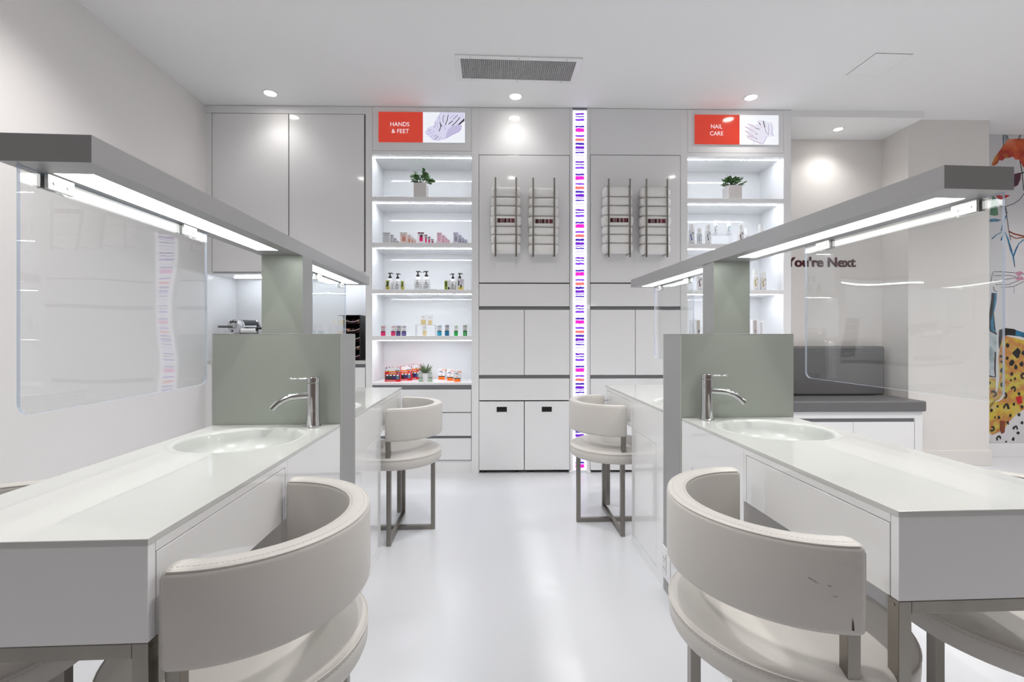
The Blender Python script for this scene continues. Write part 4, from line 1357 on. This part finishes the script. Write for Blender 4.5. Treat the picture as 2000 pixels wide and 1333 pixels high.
riser('low clear riser under the middle pair of pump bottles', 808, 852, 2, 0.08, 0.16, h=0.0122)
AV = [(170, 285, 390, 'avocado gift carton leaning left of the first pump bottle pair'), (485, 580, 405, 'avocado gift carton right after the first pump bottle pair'), (1400, 1520, 398, 'avocado and vanilla gift carton before the last pump bottle pair'), (1640, 1800, 370, 'vanilla flower gift carton overlapping the last pump bottle')]
AVL = ['avocado gift carton overlapping the first pump bottle', 'avocado gift carton overlapping the second pump bottle', 'avocado gift carton beside the pump bottles near towel cabinet', 'vanilla flower gift carton overlapping the last pump bottle']
for k, (p0, p1, pt, _) in enumerate(AV):
    d = 0.045
    x, z, wd, h = place(735 + p0 / 10.53, 735 + p1 / 10.53, 510 + pt / 10.53, 2, d)
    fl = k in (1,)
    pr = [('fruit_print', 0.25, 0.75, 0.05, 0.95, 'ink_avocado'), ('bottle_print', 0.42, 0.72, 0.38, 0.85, 'ink_charcoal'), ('base_print', 0.3, 0.95, 0.02, 0.36, 'ink_straw'), ('bean_print', 0.22, 0.42, 0.3, 0.5, 'ink_bean')]
    if k == 2:
        pr = [('fruit_print', 0.02, 0.5, 0.05, 0.95, 'ink_avocado'), ('bottle_print', 0.15, 0.42, 0.38, 0.85, 'ink_charcoal'), ('base_print', 0.05, 0.5, 0.02, 0.36, 'ink_straw'), ('bean_print', 0.6, 0.9, 0.08, 0.3, 'ink_bean')]
    if k == 3:
        pr = [('bottle_print', 0.28, 0.42, 0.4, 0.85, 'ink_charcoal'), ('base_print', 0.28, 0.95, 0.03, 0.3, 'ink_straw'), ('bean_print', 0.55, 0.72, 0.15, 0.5, 'ink_bean'), ('leaf_print', 0.5, 0.9, 0.6, 0.95, 'ink_pale_lav')]
    box_thing('gift_carton', AVL[k], 'carton', x, d, z, wd, h, 0.03, 0.0, pr, 'avocado gift cartons', 'ink_paper')

# fourth bay
NC = [(95, 185, 495, 'ink_carton_grey', 'ink_pink', 'grey-topped magenta nail treatment carton'), (305, 385, 490, 'ink_paper', 'ink_pink', 'white-topped magenta nail treatment carton'),
      (410, 490, 490, 'ink_carton_grey', 'ink_indigo', 'grey-topped indigo nail treatment carton'), (525, 610, 490, 'ink_paper', 'ink_purple', 'white-topped purple nail treatment carton'),
      (1255, 1340, 480, 'ink_paper', 'ink_cyan', 'white-topped cyan nail treatment carton'), (1410, 1495, 475, 'ink_carton_grey', 'ink_teal', 'grey-topped teal blue nail treatment carton'),
      (1600, 1675, 485, 'ink_paper', 'ink_green', 'white-topped bright green nail treatment carton'), (1785, 1865, 475, 'ink_carton_grey', 'ink_deep_green', 'grey-topped deep green nail treatment carton')]
for p0, p1, pt, bd, cl, lb in NC:
    d = 0.03
    x, z, wd, h = place(735 + p0 / 10.53, 735 + p1 / 10.53, 590 + pt / 10.53, 3, d)
    t = box_thing('nail_carton', lb, 'carton', x, d, z, wd, h, 0.03, 0, [('colour_band', 0, 1, 0, 0.40, cl), ('dark_band', 0, 1, 0.40, 0.47, 'ink_charcoal'), ('text_line', 0.08, 0.55, 0.84, 0.89, 'ink_grey_print'),
                                                                    ('text_line', 0.2, 0.8, 0.26, 0.29, 'ink_paper'), ('text_line', 0.2, 0.8, 0.12, 0.16, 'ink_paper'), ('dot_print', 0.4, 0.6, 0.54, 0.62, cl)], 'colour coded nail treatment cartons', bd)
    mb = MB()
    cxx, czz, rr = wd * 0.22, h * 0.88, wd * 0.26
    mb.ribbon([(cxx - rr, czz), (cxx, czz + rr), (cxx + rr, czz), (cxx, czz - rr), (cxx - rr, czz)], rr * 0.4, -0.0008)
    obj('logo_print', mb, cl, t, normals=False)
rz_ = riser('clear riser box holding two cream cartons', 811, 850, 3, 0.06, 0.14, vtop=635)
for p0, p1, pt, pb, lb in ((915, 1018, 260, 470, 'wider cream and white carton on top of the clear riser'), (1060, 1145, 285, 470, 'narrower cream and white carton on top of the clear riser'), (955, 1030, 490, None, 'cream and white carton standing inside the clear riser')):
    d = 0.085
    x, z, wd, h = place(735 + p0 / 10.53, 735 + p1 / 10.53, 590 + pt / 10.53, 3, d)
    if pb:
        zt = WZ(830, 590 + pt / 10.53, d)
        z = rz_ + 0.0004
        h = zt - z
    box_thing('cream_carton', lb, 'carton', x, d, z, wd, h, 0.03, 0, [('colour_band', 0, 1, 0.02, 0.5, 'ink_cream'), ('swoosh_print', 0.1, 0.4, 0.2, 0.3, 'ink_paper'), ('logo_print', 0.25, 0.75, 0.76, 0.8, 'ink_grey_print')], 'cream cartons', 'ink_paper')

# fifth bay
for p0, p1, pt, pb, d, lb in ((130, 465, 300, 620, 0.07, 'red and navy boxed polish set at the front of its row'), (395, 710, 280, 592, 0.165, 'red and navy boxed polish set in the middle of its row'), (640, 870, 245, 552, 0.265, 'red and navy boxed polish set at the back of its row')):
    x, z, wd, h = place(740 + p0 / 11.11, 740 + p1 / 11.11, 690 + pt / 11.11, 4, d)
    if p0 > 600:
        wd *= 1.18
    pr = [('navy_header', 0, 1, 0.72, 1.0, 'ink_paper'), ('yellow_line', 0, 1, 0.68, 0.715, 'ink_yellow'), ('window', 0.04, 0.96, 0.15, 0.47, 'ink_charcoal'), ('title_line', 0.3, 0.72, 0.59, 0.625, 'ink_paper'), ('title_line', 0.2, 0.78, 0.53, 0.55, 'ink_yellow'), ('foot_line', 0.1, 0.7, 0.045, 0.075, 'ink_paper'), ('round_badge', 0.86, 0.95, 0.53, 0.63, 'ink_sky')]
    t = box_thing('polish_set', lb, 'boxed set', x, d, z, wd, h, 0.03, 0, pr, 'boxed nail polish sets', 'ink_red')
    for k in range(4):
        xx = -wd / 2 + wd * (0.16 + 0.225 * k)
        obj('bottle_cap', MB().box(xx - wd * 0.07, xx + wd * 0.07, -0.0014, -0.0007, h * 0.395, h * 0.485), 'ink_paper', t)
        obj('bottle_print', MB().box(xx - wd * 0.085, xx + wd * 0.085, -0.0012, -0.0007, h * 0.17, h * 0.385), ['ink_wine', 'ink_charcoal', 'ink_indigo', 'ink_slate'][k] if k != 0 else 'ink_charcoal', t)
    mb = MB()
    rg = random.Random(int(p0))
    for a, b in ((0.04, 0.76), (0.11, 0.92), (0.2, 0.74), (0.8, 0.75), (0.9, 0.76), (0.96, 0.92), (0.02, 0.9), (0.7, 0.74), (0.86, 0.95), (0.3, 0.97), (0.5, 0.98)):
        n = 7
        rr = wd * rg.uniform(0.03, 0.06)
        mb.poly([(-wd / 2 + wd * min(max(a + rr / wd * math.cos(6.283 * k / n) * rg.uniform(0.6, 1.3), 0), 1), -0.0010, h * min(b + rr * 0.7 / h * math.sin(6.283 * k / n), 0.995)) for k in range(n)])
    obj('navy_pattern', mb, 'ink_navy', t, normals=False)
for p0, p1, lb in ((862, 945, 'pale green serum carton beside the red polish sets'), (1075, 1160, 'pale green serum carton beside the orange cartons')):
    d = 0.05
    x, z, wd, h = place(740 + p0 / 11.11, 740 + p1 / 11.11, 690 + 395 / 11.11, 4, d)
    box_thing('serum_carton', lb, 'carton', x, d, z, wd, h, 0.03, 0, [('colour_band', 0, 1, 0, 0.33, 'ink_sage'), ('dark_band', 0, 1, 0.37, 0.43, 'ink_charcoal'), ('text_line', 0.1, 0.75, 0.8, 0.85, 'ink_grey_print')], 'pale green serum cartons', 'ink_pale_sage')
for p0, p1, pt, d, lb in ((1290, 1435, 335, 0.24, 'orange-banded white carton at the back of its row'), (1478, 1620, 355, 0.15, 'orange-banded white carton in the middle of its row'), (1632, 1770, 375, 0.06, 'orange-banded white carton at the front of its row')):
    x, z, wd, h = place(740 + p0 / 11.11, 740 + p1 / 11.11, 690 + pt / 11.11, 4, d)
    t = box_thing('orange_carton', lb, 'carton', x, d, z, wd, h, 0.05, math.radians(-9), [('colour_band', 0, 1, 0, 0.25, 'ink_orange'), ('dark_band', 0, 1, 0.25, 0.34, 'ink_charcoal'), ('text_line', 0.15, 0.6, 0.68, 0.74, 'ink_navy'), ('text_line', 0.4, 0.85, 0.61, 0.65, 'ink_grey_print'), ('dot_print', 0.4, 0.58, 0.40, 0.48, 'ink_orange')], 'orange-banded cartons', 'ink_paper')
    mb = MB()
    for a, b in ((0.72, 0.93), (0.58, 0.83), (0.88, 0.83)):
        mb.poly([(-wd / 2 + wd * (a + 0.09 * dx), -0.0009, h * (b + 0.06 * dz)) for dx, dz in ((0, 1), (1, 0), (0, -1), (-1, 0))])
    obj('logo_print', mb, 'ink_orange', t, normals=False)
    obj('side_print', MB().box(wd / 2 + 0.0001, wd / 2 + 0.0006, 0.004, 0.046, h * 0.78, h * 0.88), 'ink_orange', t)


# plants
def leaf_blade(mb, base, direc, up, ln, wd, th=0.2):
    d = Vector(direc).normalized()
    s = d.cross(Vector(up)).normalized()
    nn = s.cross(d).normalized()
    base = Vector(base)
    prof = [(0, 0.12), (0.25, 0.6), (0.55, 1.0), (0.8, 0.8), (0.95, 0.35), (1.0, 0.05)]
    L_, R_, C1, C2 = [], [], [], []
    for f, k in prof:
        c = base + d * (ln * f) - nn * (0.10 * ln * f * f)
        L_.append(tuple(c + s * (wd / 2 * k)))
        R_.append(tuple(c - s * (wd / 2 * k)))
        C1.append(tuple(c + nn * (wd * th * k * 0.5)))
        C2.append(tuple(c - nn * (wd * th * k * 0.5)))
    mb.rings([[L_[i], C1[i], R_[i], C2[i]] for i in range(len(prof))])


def jade_plant(x, d, z, s, pot_w, pot_h, spread, hgt, seed, label):
    t = thing('potted_plant', label, 'plant', (x, d, z), WALL)
    OFF[t] = Vector((0, 0, 0))
    p = pot_w / 2
    pt = obj('pot', MB().box(-p, p, -p, p, 0, pot_h), 'pot_grey', t, 0.003, seg=3)
    obj('soil', MB().box(-p + 0.004, p - 0.004, -p + 0.004, p - 0.004, pot_h, pot_h + 0.002), 'soil', t)
    rg = random.Random(seed)
    stm, lv = MB(), MB()
    for i in range(22):
        a = rg.uniform(0, 6.283)
        out = rg.uniform(0.2, 1.0)
        ex, ey = spread * out * math.cos(a), spread * 0.8 * out * math.sin(a)
        ez = pot_h + hgt * (1 - 0.75 * out ** 2) * rg.uniform(0.65, 1.0)
        b0 = (p * 0.5 * math.cos(a) * out, p * 0.5 * math.sin(a) * out, pot_h)
        mid = ((b0[0] + ex * 0.8) / 2, (b0[1] + ey * 0.8) / 2, pot_h + (ez - pot_h) * 0.7)
        stm.tube([b0, mid, (ex * 0.85, ey * 0.85, ez)], [0.0022, 0.0018, 0.0012], 6)
        for k in range(6):
            f = 0.45 + 0.55 * k / 5
            bx_, by_, bz_ = (b0[0] + (ex * 0.85 - b0[0]) * f), (b0[1] + (ey * 0.85 - b0[1]) * f), pot_h + (ez - pot_h) * min(1, f * 1.15)
            aa_ = a + rg.uniform(-1.6, 1.6)
            leaf_blade(lv, (bx_, by_, bz_), (math.cos(aa_), math.sin(aa_), rg.uniform(-0.2, 1.0)), (0, 0, 1) if rg.random() < 0.7 else (0.3, -1, 0.3), rg.uniform(0.028, 0.042), rg.uniform(0.016, 0.024))
    obj('stems', stm, 'leaf_green', t, smooth=1.0, kind='stuff')
    obj('foliage', lv, 'leaf_green', t, smooth=0.9, kind='stuff')


d = 0.12
x, z, wd, h = place(810, 834.5, 361, 0, d)
jade_plant(x, d, z, 1, wd, h, 0.102, 0.12, 5, 'jade plant in a grey square pot under the HANDS & FEET sign')
x, z, wd, h = place(1417, 1443, 366, 0, d)
jade_plant(x, d, z, 1, wd, h, 0.098, 0.085, 11, 'jade plant in a grey square pot under the NAIL CARE sign')
# small succulent
d = 0.055
x, z, wd, h = place(740 + 945 / 11.11, 740 + 1075 / 11.11, 690 + 435 / 11.11, 4, d)
t = thing('potted_succulent', 'small spiky succulent in a white pot between pale green cartons', 'plant', (x, d, z), WALL)
OFF[t] = Vector((0, 0, 0))
obj('pot', MB().lathe([(wd * 0.40, 0), (wd * 0.5, h), (wd * 0.44, h), (wd * 0.42, h - 0.006)], 0, 0, 28), 'pot_white', t, smooth=0.5)
rg = random.Random(2)
for i in range(22):
    a = 2.4 * i
    tilt = 0.25 + 0.9 * (i / 22)
    lv = MB()
    dr = Vector((math.cos(a) * math.sin(tilt), math.sin(a) * math.sin(tilt), math.cos(tilt)))
    b0 = Vector((math.cos(a) * 0.006, math.sin(a) * 0.006, h - 0.004))
    ln = rg.uniform(0.055, 0.08)
    rr = [0.004, 0.006, 0.0048, 0.0025, 0.0004]
    lv.tube([b0 + dr * ln * f + Vector((0, 0, 0.012 * f * f)) for f in (0, 0.25, 0.5, 0.8, 1.0)], rr, 6)
    obj('leaf', lv, 'agave_green', t, smooth=0.9)


# spray bottles on the second unit
def spray_bottle(label, u0, u1, vtop, bay, d, ink, vbot=None, zfix=None):
    x, z, wd, h = place(u0, u1, vtop, bay, d, vbot)
    if zfix is not None:
        h = h + z - zfix
        z = zfix
    t = thing('spray_bottle', label, 'bottle', (x, d, z), WALL, 0, 'white foot care spray bottles')
    OFF[t] = Vector((0, 0, 0))
    r = wd / 2
    obj('bottle', MB().lathe([(r * 0.94, 0), (r, 0.003), (r, h * 0.68), (r * 0.95, h * 0.74), (r * 0.78, h * 0.78)], 0, 0, 26), 'white_plastic', t, smooth=0.7)
    cp = obj('cap', MB().lathe([(r * 0.80, h * 0.785), (r * 0.80, h * 0.96), (r * 0.74, h), (r * 0.2, h)], 0, 0, 26), 'white_plastic', t, smooth=0.7)
    mb = MB()
    y = lambda xx: -math.sqrt(max(1e-8, (r * 1.015) ** 2 - xx * xx))
    pts = [(0.45, 0.585), (0.1, 0.585), (-0.25, 0.56), (-0.48, 0.5), (-0.52, 0.42), (-0.44, 0.34), (-0.36, 0.28), (-0.22, 0.22), (-0.1, 0.24)]
    ws = [0.05, 0.07, 0.06, 0.05, 0.035, 0.03, 0.04, 0.07, 0.03]
    L_, R_ = [], []
    for i, (px_, pz_) in enumerate(pts):
        a, b = pts[max(0, i - 1)], pts[min(len(pts) - 1, i + 1)]
        dx, dz = (b[0] - a[0]) * r, (b[1] - a[1]) * h
        q_ = math.hypot(dx, dz)
        nx_, nz_ = -dz / q_ * ws[i] * h / 2, dx / q_ * ws[i] * h / 2
        for Ls, s in ((L_, 1), (R_, -1)):
            xx = px_ * r + s * nx_
            Ls.append((xx, y(min(max(xx, -r), r)), pz_ * h + s * nz_))
    n = len(pts)
    mb.add(L_ + R_, [(i, i + 1, n + i + 1, n + i) for i in range(n - 1)])
    obj('foot_logo', mb, ink, t, normals=False)
    mb = MB()
    for z0_, z1_, a, b in ((0.5, 0.53, 0.0, 0.7), (0.36, 0.38, 0.1, 0.7), (0.28, 0.295, 0.1, 0.6), (0.06, 0.08, -0.3, 0.6)):
        xs_ = [r * (a + (b - a) * k / 4) for k in range(5)]
        mb.add([(q_, y(q_), z0_ * h) for q_ in xs_] + [(q_, y(q_), z1_ * h) for q_ in xs_], [(k, k + 1, 6 + k, 5 + k) for k in range(4)])
    obj('label_print', mb, 'ink_grey_print', t, normals=False)
    return t


spray_bottle('white spray bottle with royal blue foot logo', 1345, 1356, 439, 1, 0.06, 'ink_royal')
spray_bottle('shorter white bottle with sky blue foot logo', 1361, 1371, 447, 1, 0.05, 'ink_sky')
spray_bottle('white spray bottle with slate blue foot logo', 1377.5, 1388.5, 439.5, 1, 0.06, 'ink_slate')
zr1 = riser('clear riser lifting two small teal logo bottles', 1390, 1431, 1, 0.10, 0.17, vtop=457)
spray_bottle('small bottle with teal foot logo on the riser, by slate logo', 1393, 1401.3, 432, 1, 0.13, 'ink_lagoon', zfix=zr1 + 0.0004)
spray_bottle('small bottle with teal foot logo on the riser, by wine logo', 1419, 1427.5, 433, 1, 0.13, 'ink_lagoon', zfix=zr1 + 0.0004)
spray_bottle('white spray bottle with wine red foot logo on the blue logo shelf', 1441, 1452, 440, 1, 0.06, 'ink_wine')
spray_bottle('plain white bottle partly behind the wine logo bottle', 1453, 1461, 447, 1, 0.12, 'ink_grey_print')
spray_bottle('white spray bottle peeking over the light canopy', 1480, 1491, 439, 1, 0.06, 'ink_slate')
spray_bottle('white spray bottle with wine red foot logo seen past the divider post', 1361, 1372, 530, 2, 0.06, 'ink_wine')
spray_bottle('white spray bottle with gold foot logo, taller of two', 1469.6, 1480.7, 528, 2, 0.06, 'ink_gold')
spray_bottle('white spray bottle with gold foot logo, shorter of two', 1484.8, 1496, 531, 2, 0.06, 'ink_gold')
for u0, u1, vt, dd, lb in ((1350.5, 1358, 626, 0.10, 'slim white mask carton at the end of the row by towel cabinet'), (1358.5, 1369, 624.5, 0.06, 'white mask carton with taupe label before the divider post'),
                           (1461, 1469, 626, 0.10, 'slim white mask carton just past the divider post'), (1469.5, 1480, 624.5, 0.06, 'white mask carton with taupe label past the divider post'), (1481, 1493, 627, 0.10, 'wide plain white mask carton near the bench alcove')):
    x, z, wd, h = place(u0, u1, vt, 3, dd)
    pr = [('label_print', 0.2, 0.8, 0.08, 0.95, 'ink_taupe'), ('emblem', 0.5, 0.75, 0.2, 0.36, 'ink_charcoal')] if 'taupe' in lb else [('text_line', 0.25, 0.7, 0.1, 0.9, 'ink_carton_grey')]
    box_thing('mask_carton', lb, 'carton', x, dd, z, wd, h, 0.05, 0, pr, 'white mask cartons', 'ink_paper')

# ------------------------------------------------------------------ coffee niche
zc = nich_b
cxm = WX(457.5, 0.12)
t = thing('coffee_machine', 'chrome and black coffee machine with round barrel and lever in the niche', 'coffee machine', (cxm, 0.12, zc), WALL)
OFF[t] = Vector((0, 0, 0))
zb0 = WZ(457.5, 638, 0.12) - zc
LT = Vector((0.89, 0.45, 0))                    # across the machine's front
AX = Vector((0.26, 0.966, 0)).normalized()      # barrel axis, running back
SDV = Vector((AX.y, -AX.x, 0))
obj('base', MB().box(-0.06, 0.13, -0.04, 0.16, 0.0005, 0.03), 'black_plastic', t, 0.004)
obj('drip_column', MB().box(-0.03, 0.10, 0.05, 0.15, 0.03, zb0 - 0.03), 'silver_plastic', t, 0.006)


def barrel(r, s0, s1, c=Vector((0, 0, zb0)), n=40, rib=0):
    st = [(s0, 0.93), (s0 + 0.004, 1.0), (s1 - 0.004, 1.0), (s1, 0.93)]
    if rib:
        st = [(s0 + (s1 - s0) * k / rib, 1.0 - 0.05 * (k % 2)) for k in range(rib + 1)]
    return MB().rings([[tuple(c + AX * s_ + SDV * (r * k_ * math.cos(2 * math.pi * j / n)) + Vector((0, 0, r * k_ * math.sin(2 * math.pi * j / n)))) for j in range(n)] for s_, k_ in st])


RB = 0.058
fd = obj('front_disc', barrel(RB, -0.01, 0.03), 'silver_plastic', t, smooth=0.6)
obj('chrome_band', barrel(RB * 1.01, 0.03, 0.05), 'chrome', t, smooth=0.6)
obj('barrel', barrel(RB * 0.96, 0.05, 0.20), 'black_plastic', t, smooth=0.6)
obj('end_band', barrel(RB * 1.0, 0.20, 0.215), 'chrome', t, smooth=0.6)
for hx, hz, rh in ((-0.022, 0.033, 0.0085), (0.0, 0.038, 0.0085), (0.022, 0.033, 0.0085), (-0.008, -0.036, 0.0085)):
    hcn = SDV * hx + Vector((0, 0, zb0 + hz))
    obj('round_port', MB().rings([[tuple(hcn + AX * s_ + SDV * (rh * math.cos(k * math.pi / 8)) + Vector((0, 0, rh * math.sin(k * math.pi / 8)))) for k in range(16)] for s_ in (-0.0125, -0.009)]), 'dark_gap', fd)
P3 = lambda l_, d_, z_: LT * l_ - AX * d_ + Vector((0, 0, zb0 + z_))
obj('lever_bar', MB().tube([P3(-0.088, 0.03, -0.002), P3(-0.03, 0.03, -0.002), P3(0.016, 0.03, -0.002)], 0.0095, 8), 'black_plastic', t, smooth=0.5)
obj('lever_hub', MB().tube([P3(0.012, 0.032, 0), P3(0.03, 0.03, 0)], 0.012, 14), 'chrome', t, smooth=0.6)
obj('lever_arm', MB().tube([P3(0.03, 0.028, -0.002), P3(0.08, 0.01, -0.001), P3(0.14, -0.02, -0.002)], [0.008, 0.0065, 0.009], 12), 'chrome', t, smooth=0.8)
obj('lever_grip', MB().tube([P3(0.145, -0.02, -0.012), P3(0.185, -0.03, -0.014)], 0.010, 10), 'black_plastic', t, smooth=0.8)
cyl_c = P3(0.085, 0.03, -0.034)
cu_ = MB()
cu_.rings([[tuple(cyl_c + LT * (0.0045 * i - 0.02) + Vector((-LT.y, LT.x, 0)) * ((0.019 - 0.0012 * (i % 2)) * math.cos(2 * math.pi * j / 20)) + Vector((0, 0, (0.019 - 0.0012 * (i % 2)) * math.sin(2 * math.pi * j / 20)))) for j in range(20)] for i in range(24)])
obj('ribbed_cylinder', cu_, 'white_plastic', t, smooth=0.8)
obj('cylinder_holder', MB().box(-0.02, 0.16, 0.045, 0.075, zb0 - 0.07, zb0 - 0.05), 'black_plastic', t, 0.003)

# capsule tower
d0 = 0.06
xa, xb = WX(668, d0), WX(704, d0)
th_ = WZ(690, 617, d0) - zc
t = thing('capsule_tower', 'black capsule tower with clear curved trays at the niche end', 'capsule holder', ((xa + xb) / 2, d0 + 0.1, zc), WALL)
z0 = zc + 0.0005
obj('side_wall', MB().box(xb - 0.008, xb, d0, d0 + 0.27, z0, z0 + th_), 'black_plastic', t, 0.002)
obj('side_wall', MB().box(xa, xa + 0.006, d0 + 0.02, d0 + 0.27, z0, z0 + th_), 'black_plastic', t, 0.002)
obj('back_wall', MB().box(xa + 0.006, xb - 0.008, d0 + 0.25, d0 + 0.27, z0, z0 + th_), 'black_plastic', t)
obj('top_plate', MB().box(xa - 0.03, xb, d0 - 0.005, d0 + 0.27, z0 + th_, z0 + th_ + 0.005), 'black_plastic', t, 0.002)
for k in range(5):
    zz = z0 + 0.01 + k * th_ / 5
    hh = th_ / 5
    obj('tray', MB().box(xa + 0.008, xb - 0.010, d0 + 0.03, d0 + 0.24, zz, zz + 0.004), 'brown_clear', t)
    lip = [(xa + 0.008 + (xb - xa - 0.018) * s_ / 8, d0 + 0.018, zz + 0.012 + 0.018 * (2 * s_ / 8 - 1) ** 2) for s_ in range(9)]
    obj('tray_lip', MB().tube(lip, 0.0022, 6), 'white_plastic', t, smooth=0.8)
    for j in range(3):
        obj('capsule', MB().lathe([(0.012, zz + 0.0045), (0.017, zz + 0.028), (0.018, zz + 0.030)], xa + 0.03 + j * 0.042, d0 + 0.06, 14), ['ink_copper', 'brown_clear', 'ink_wine'][(j + k) % 3], t, smooth=0.6)
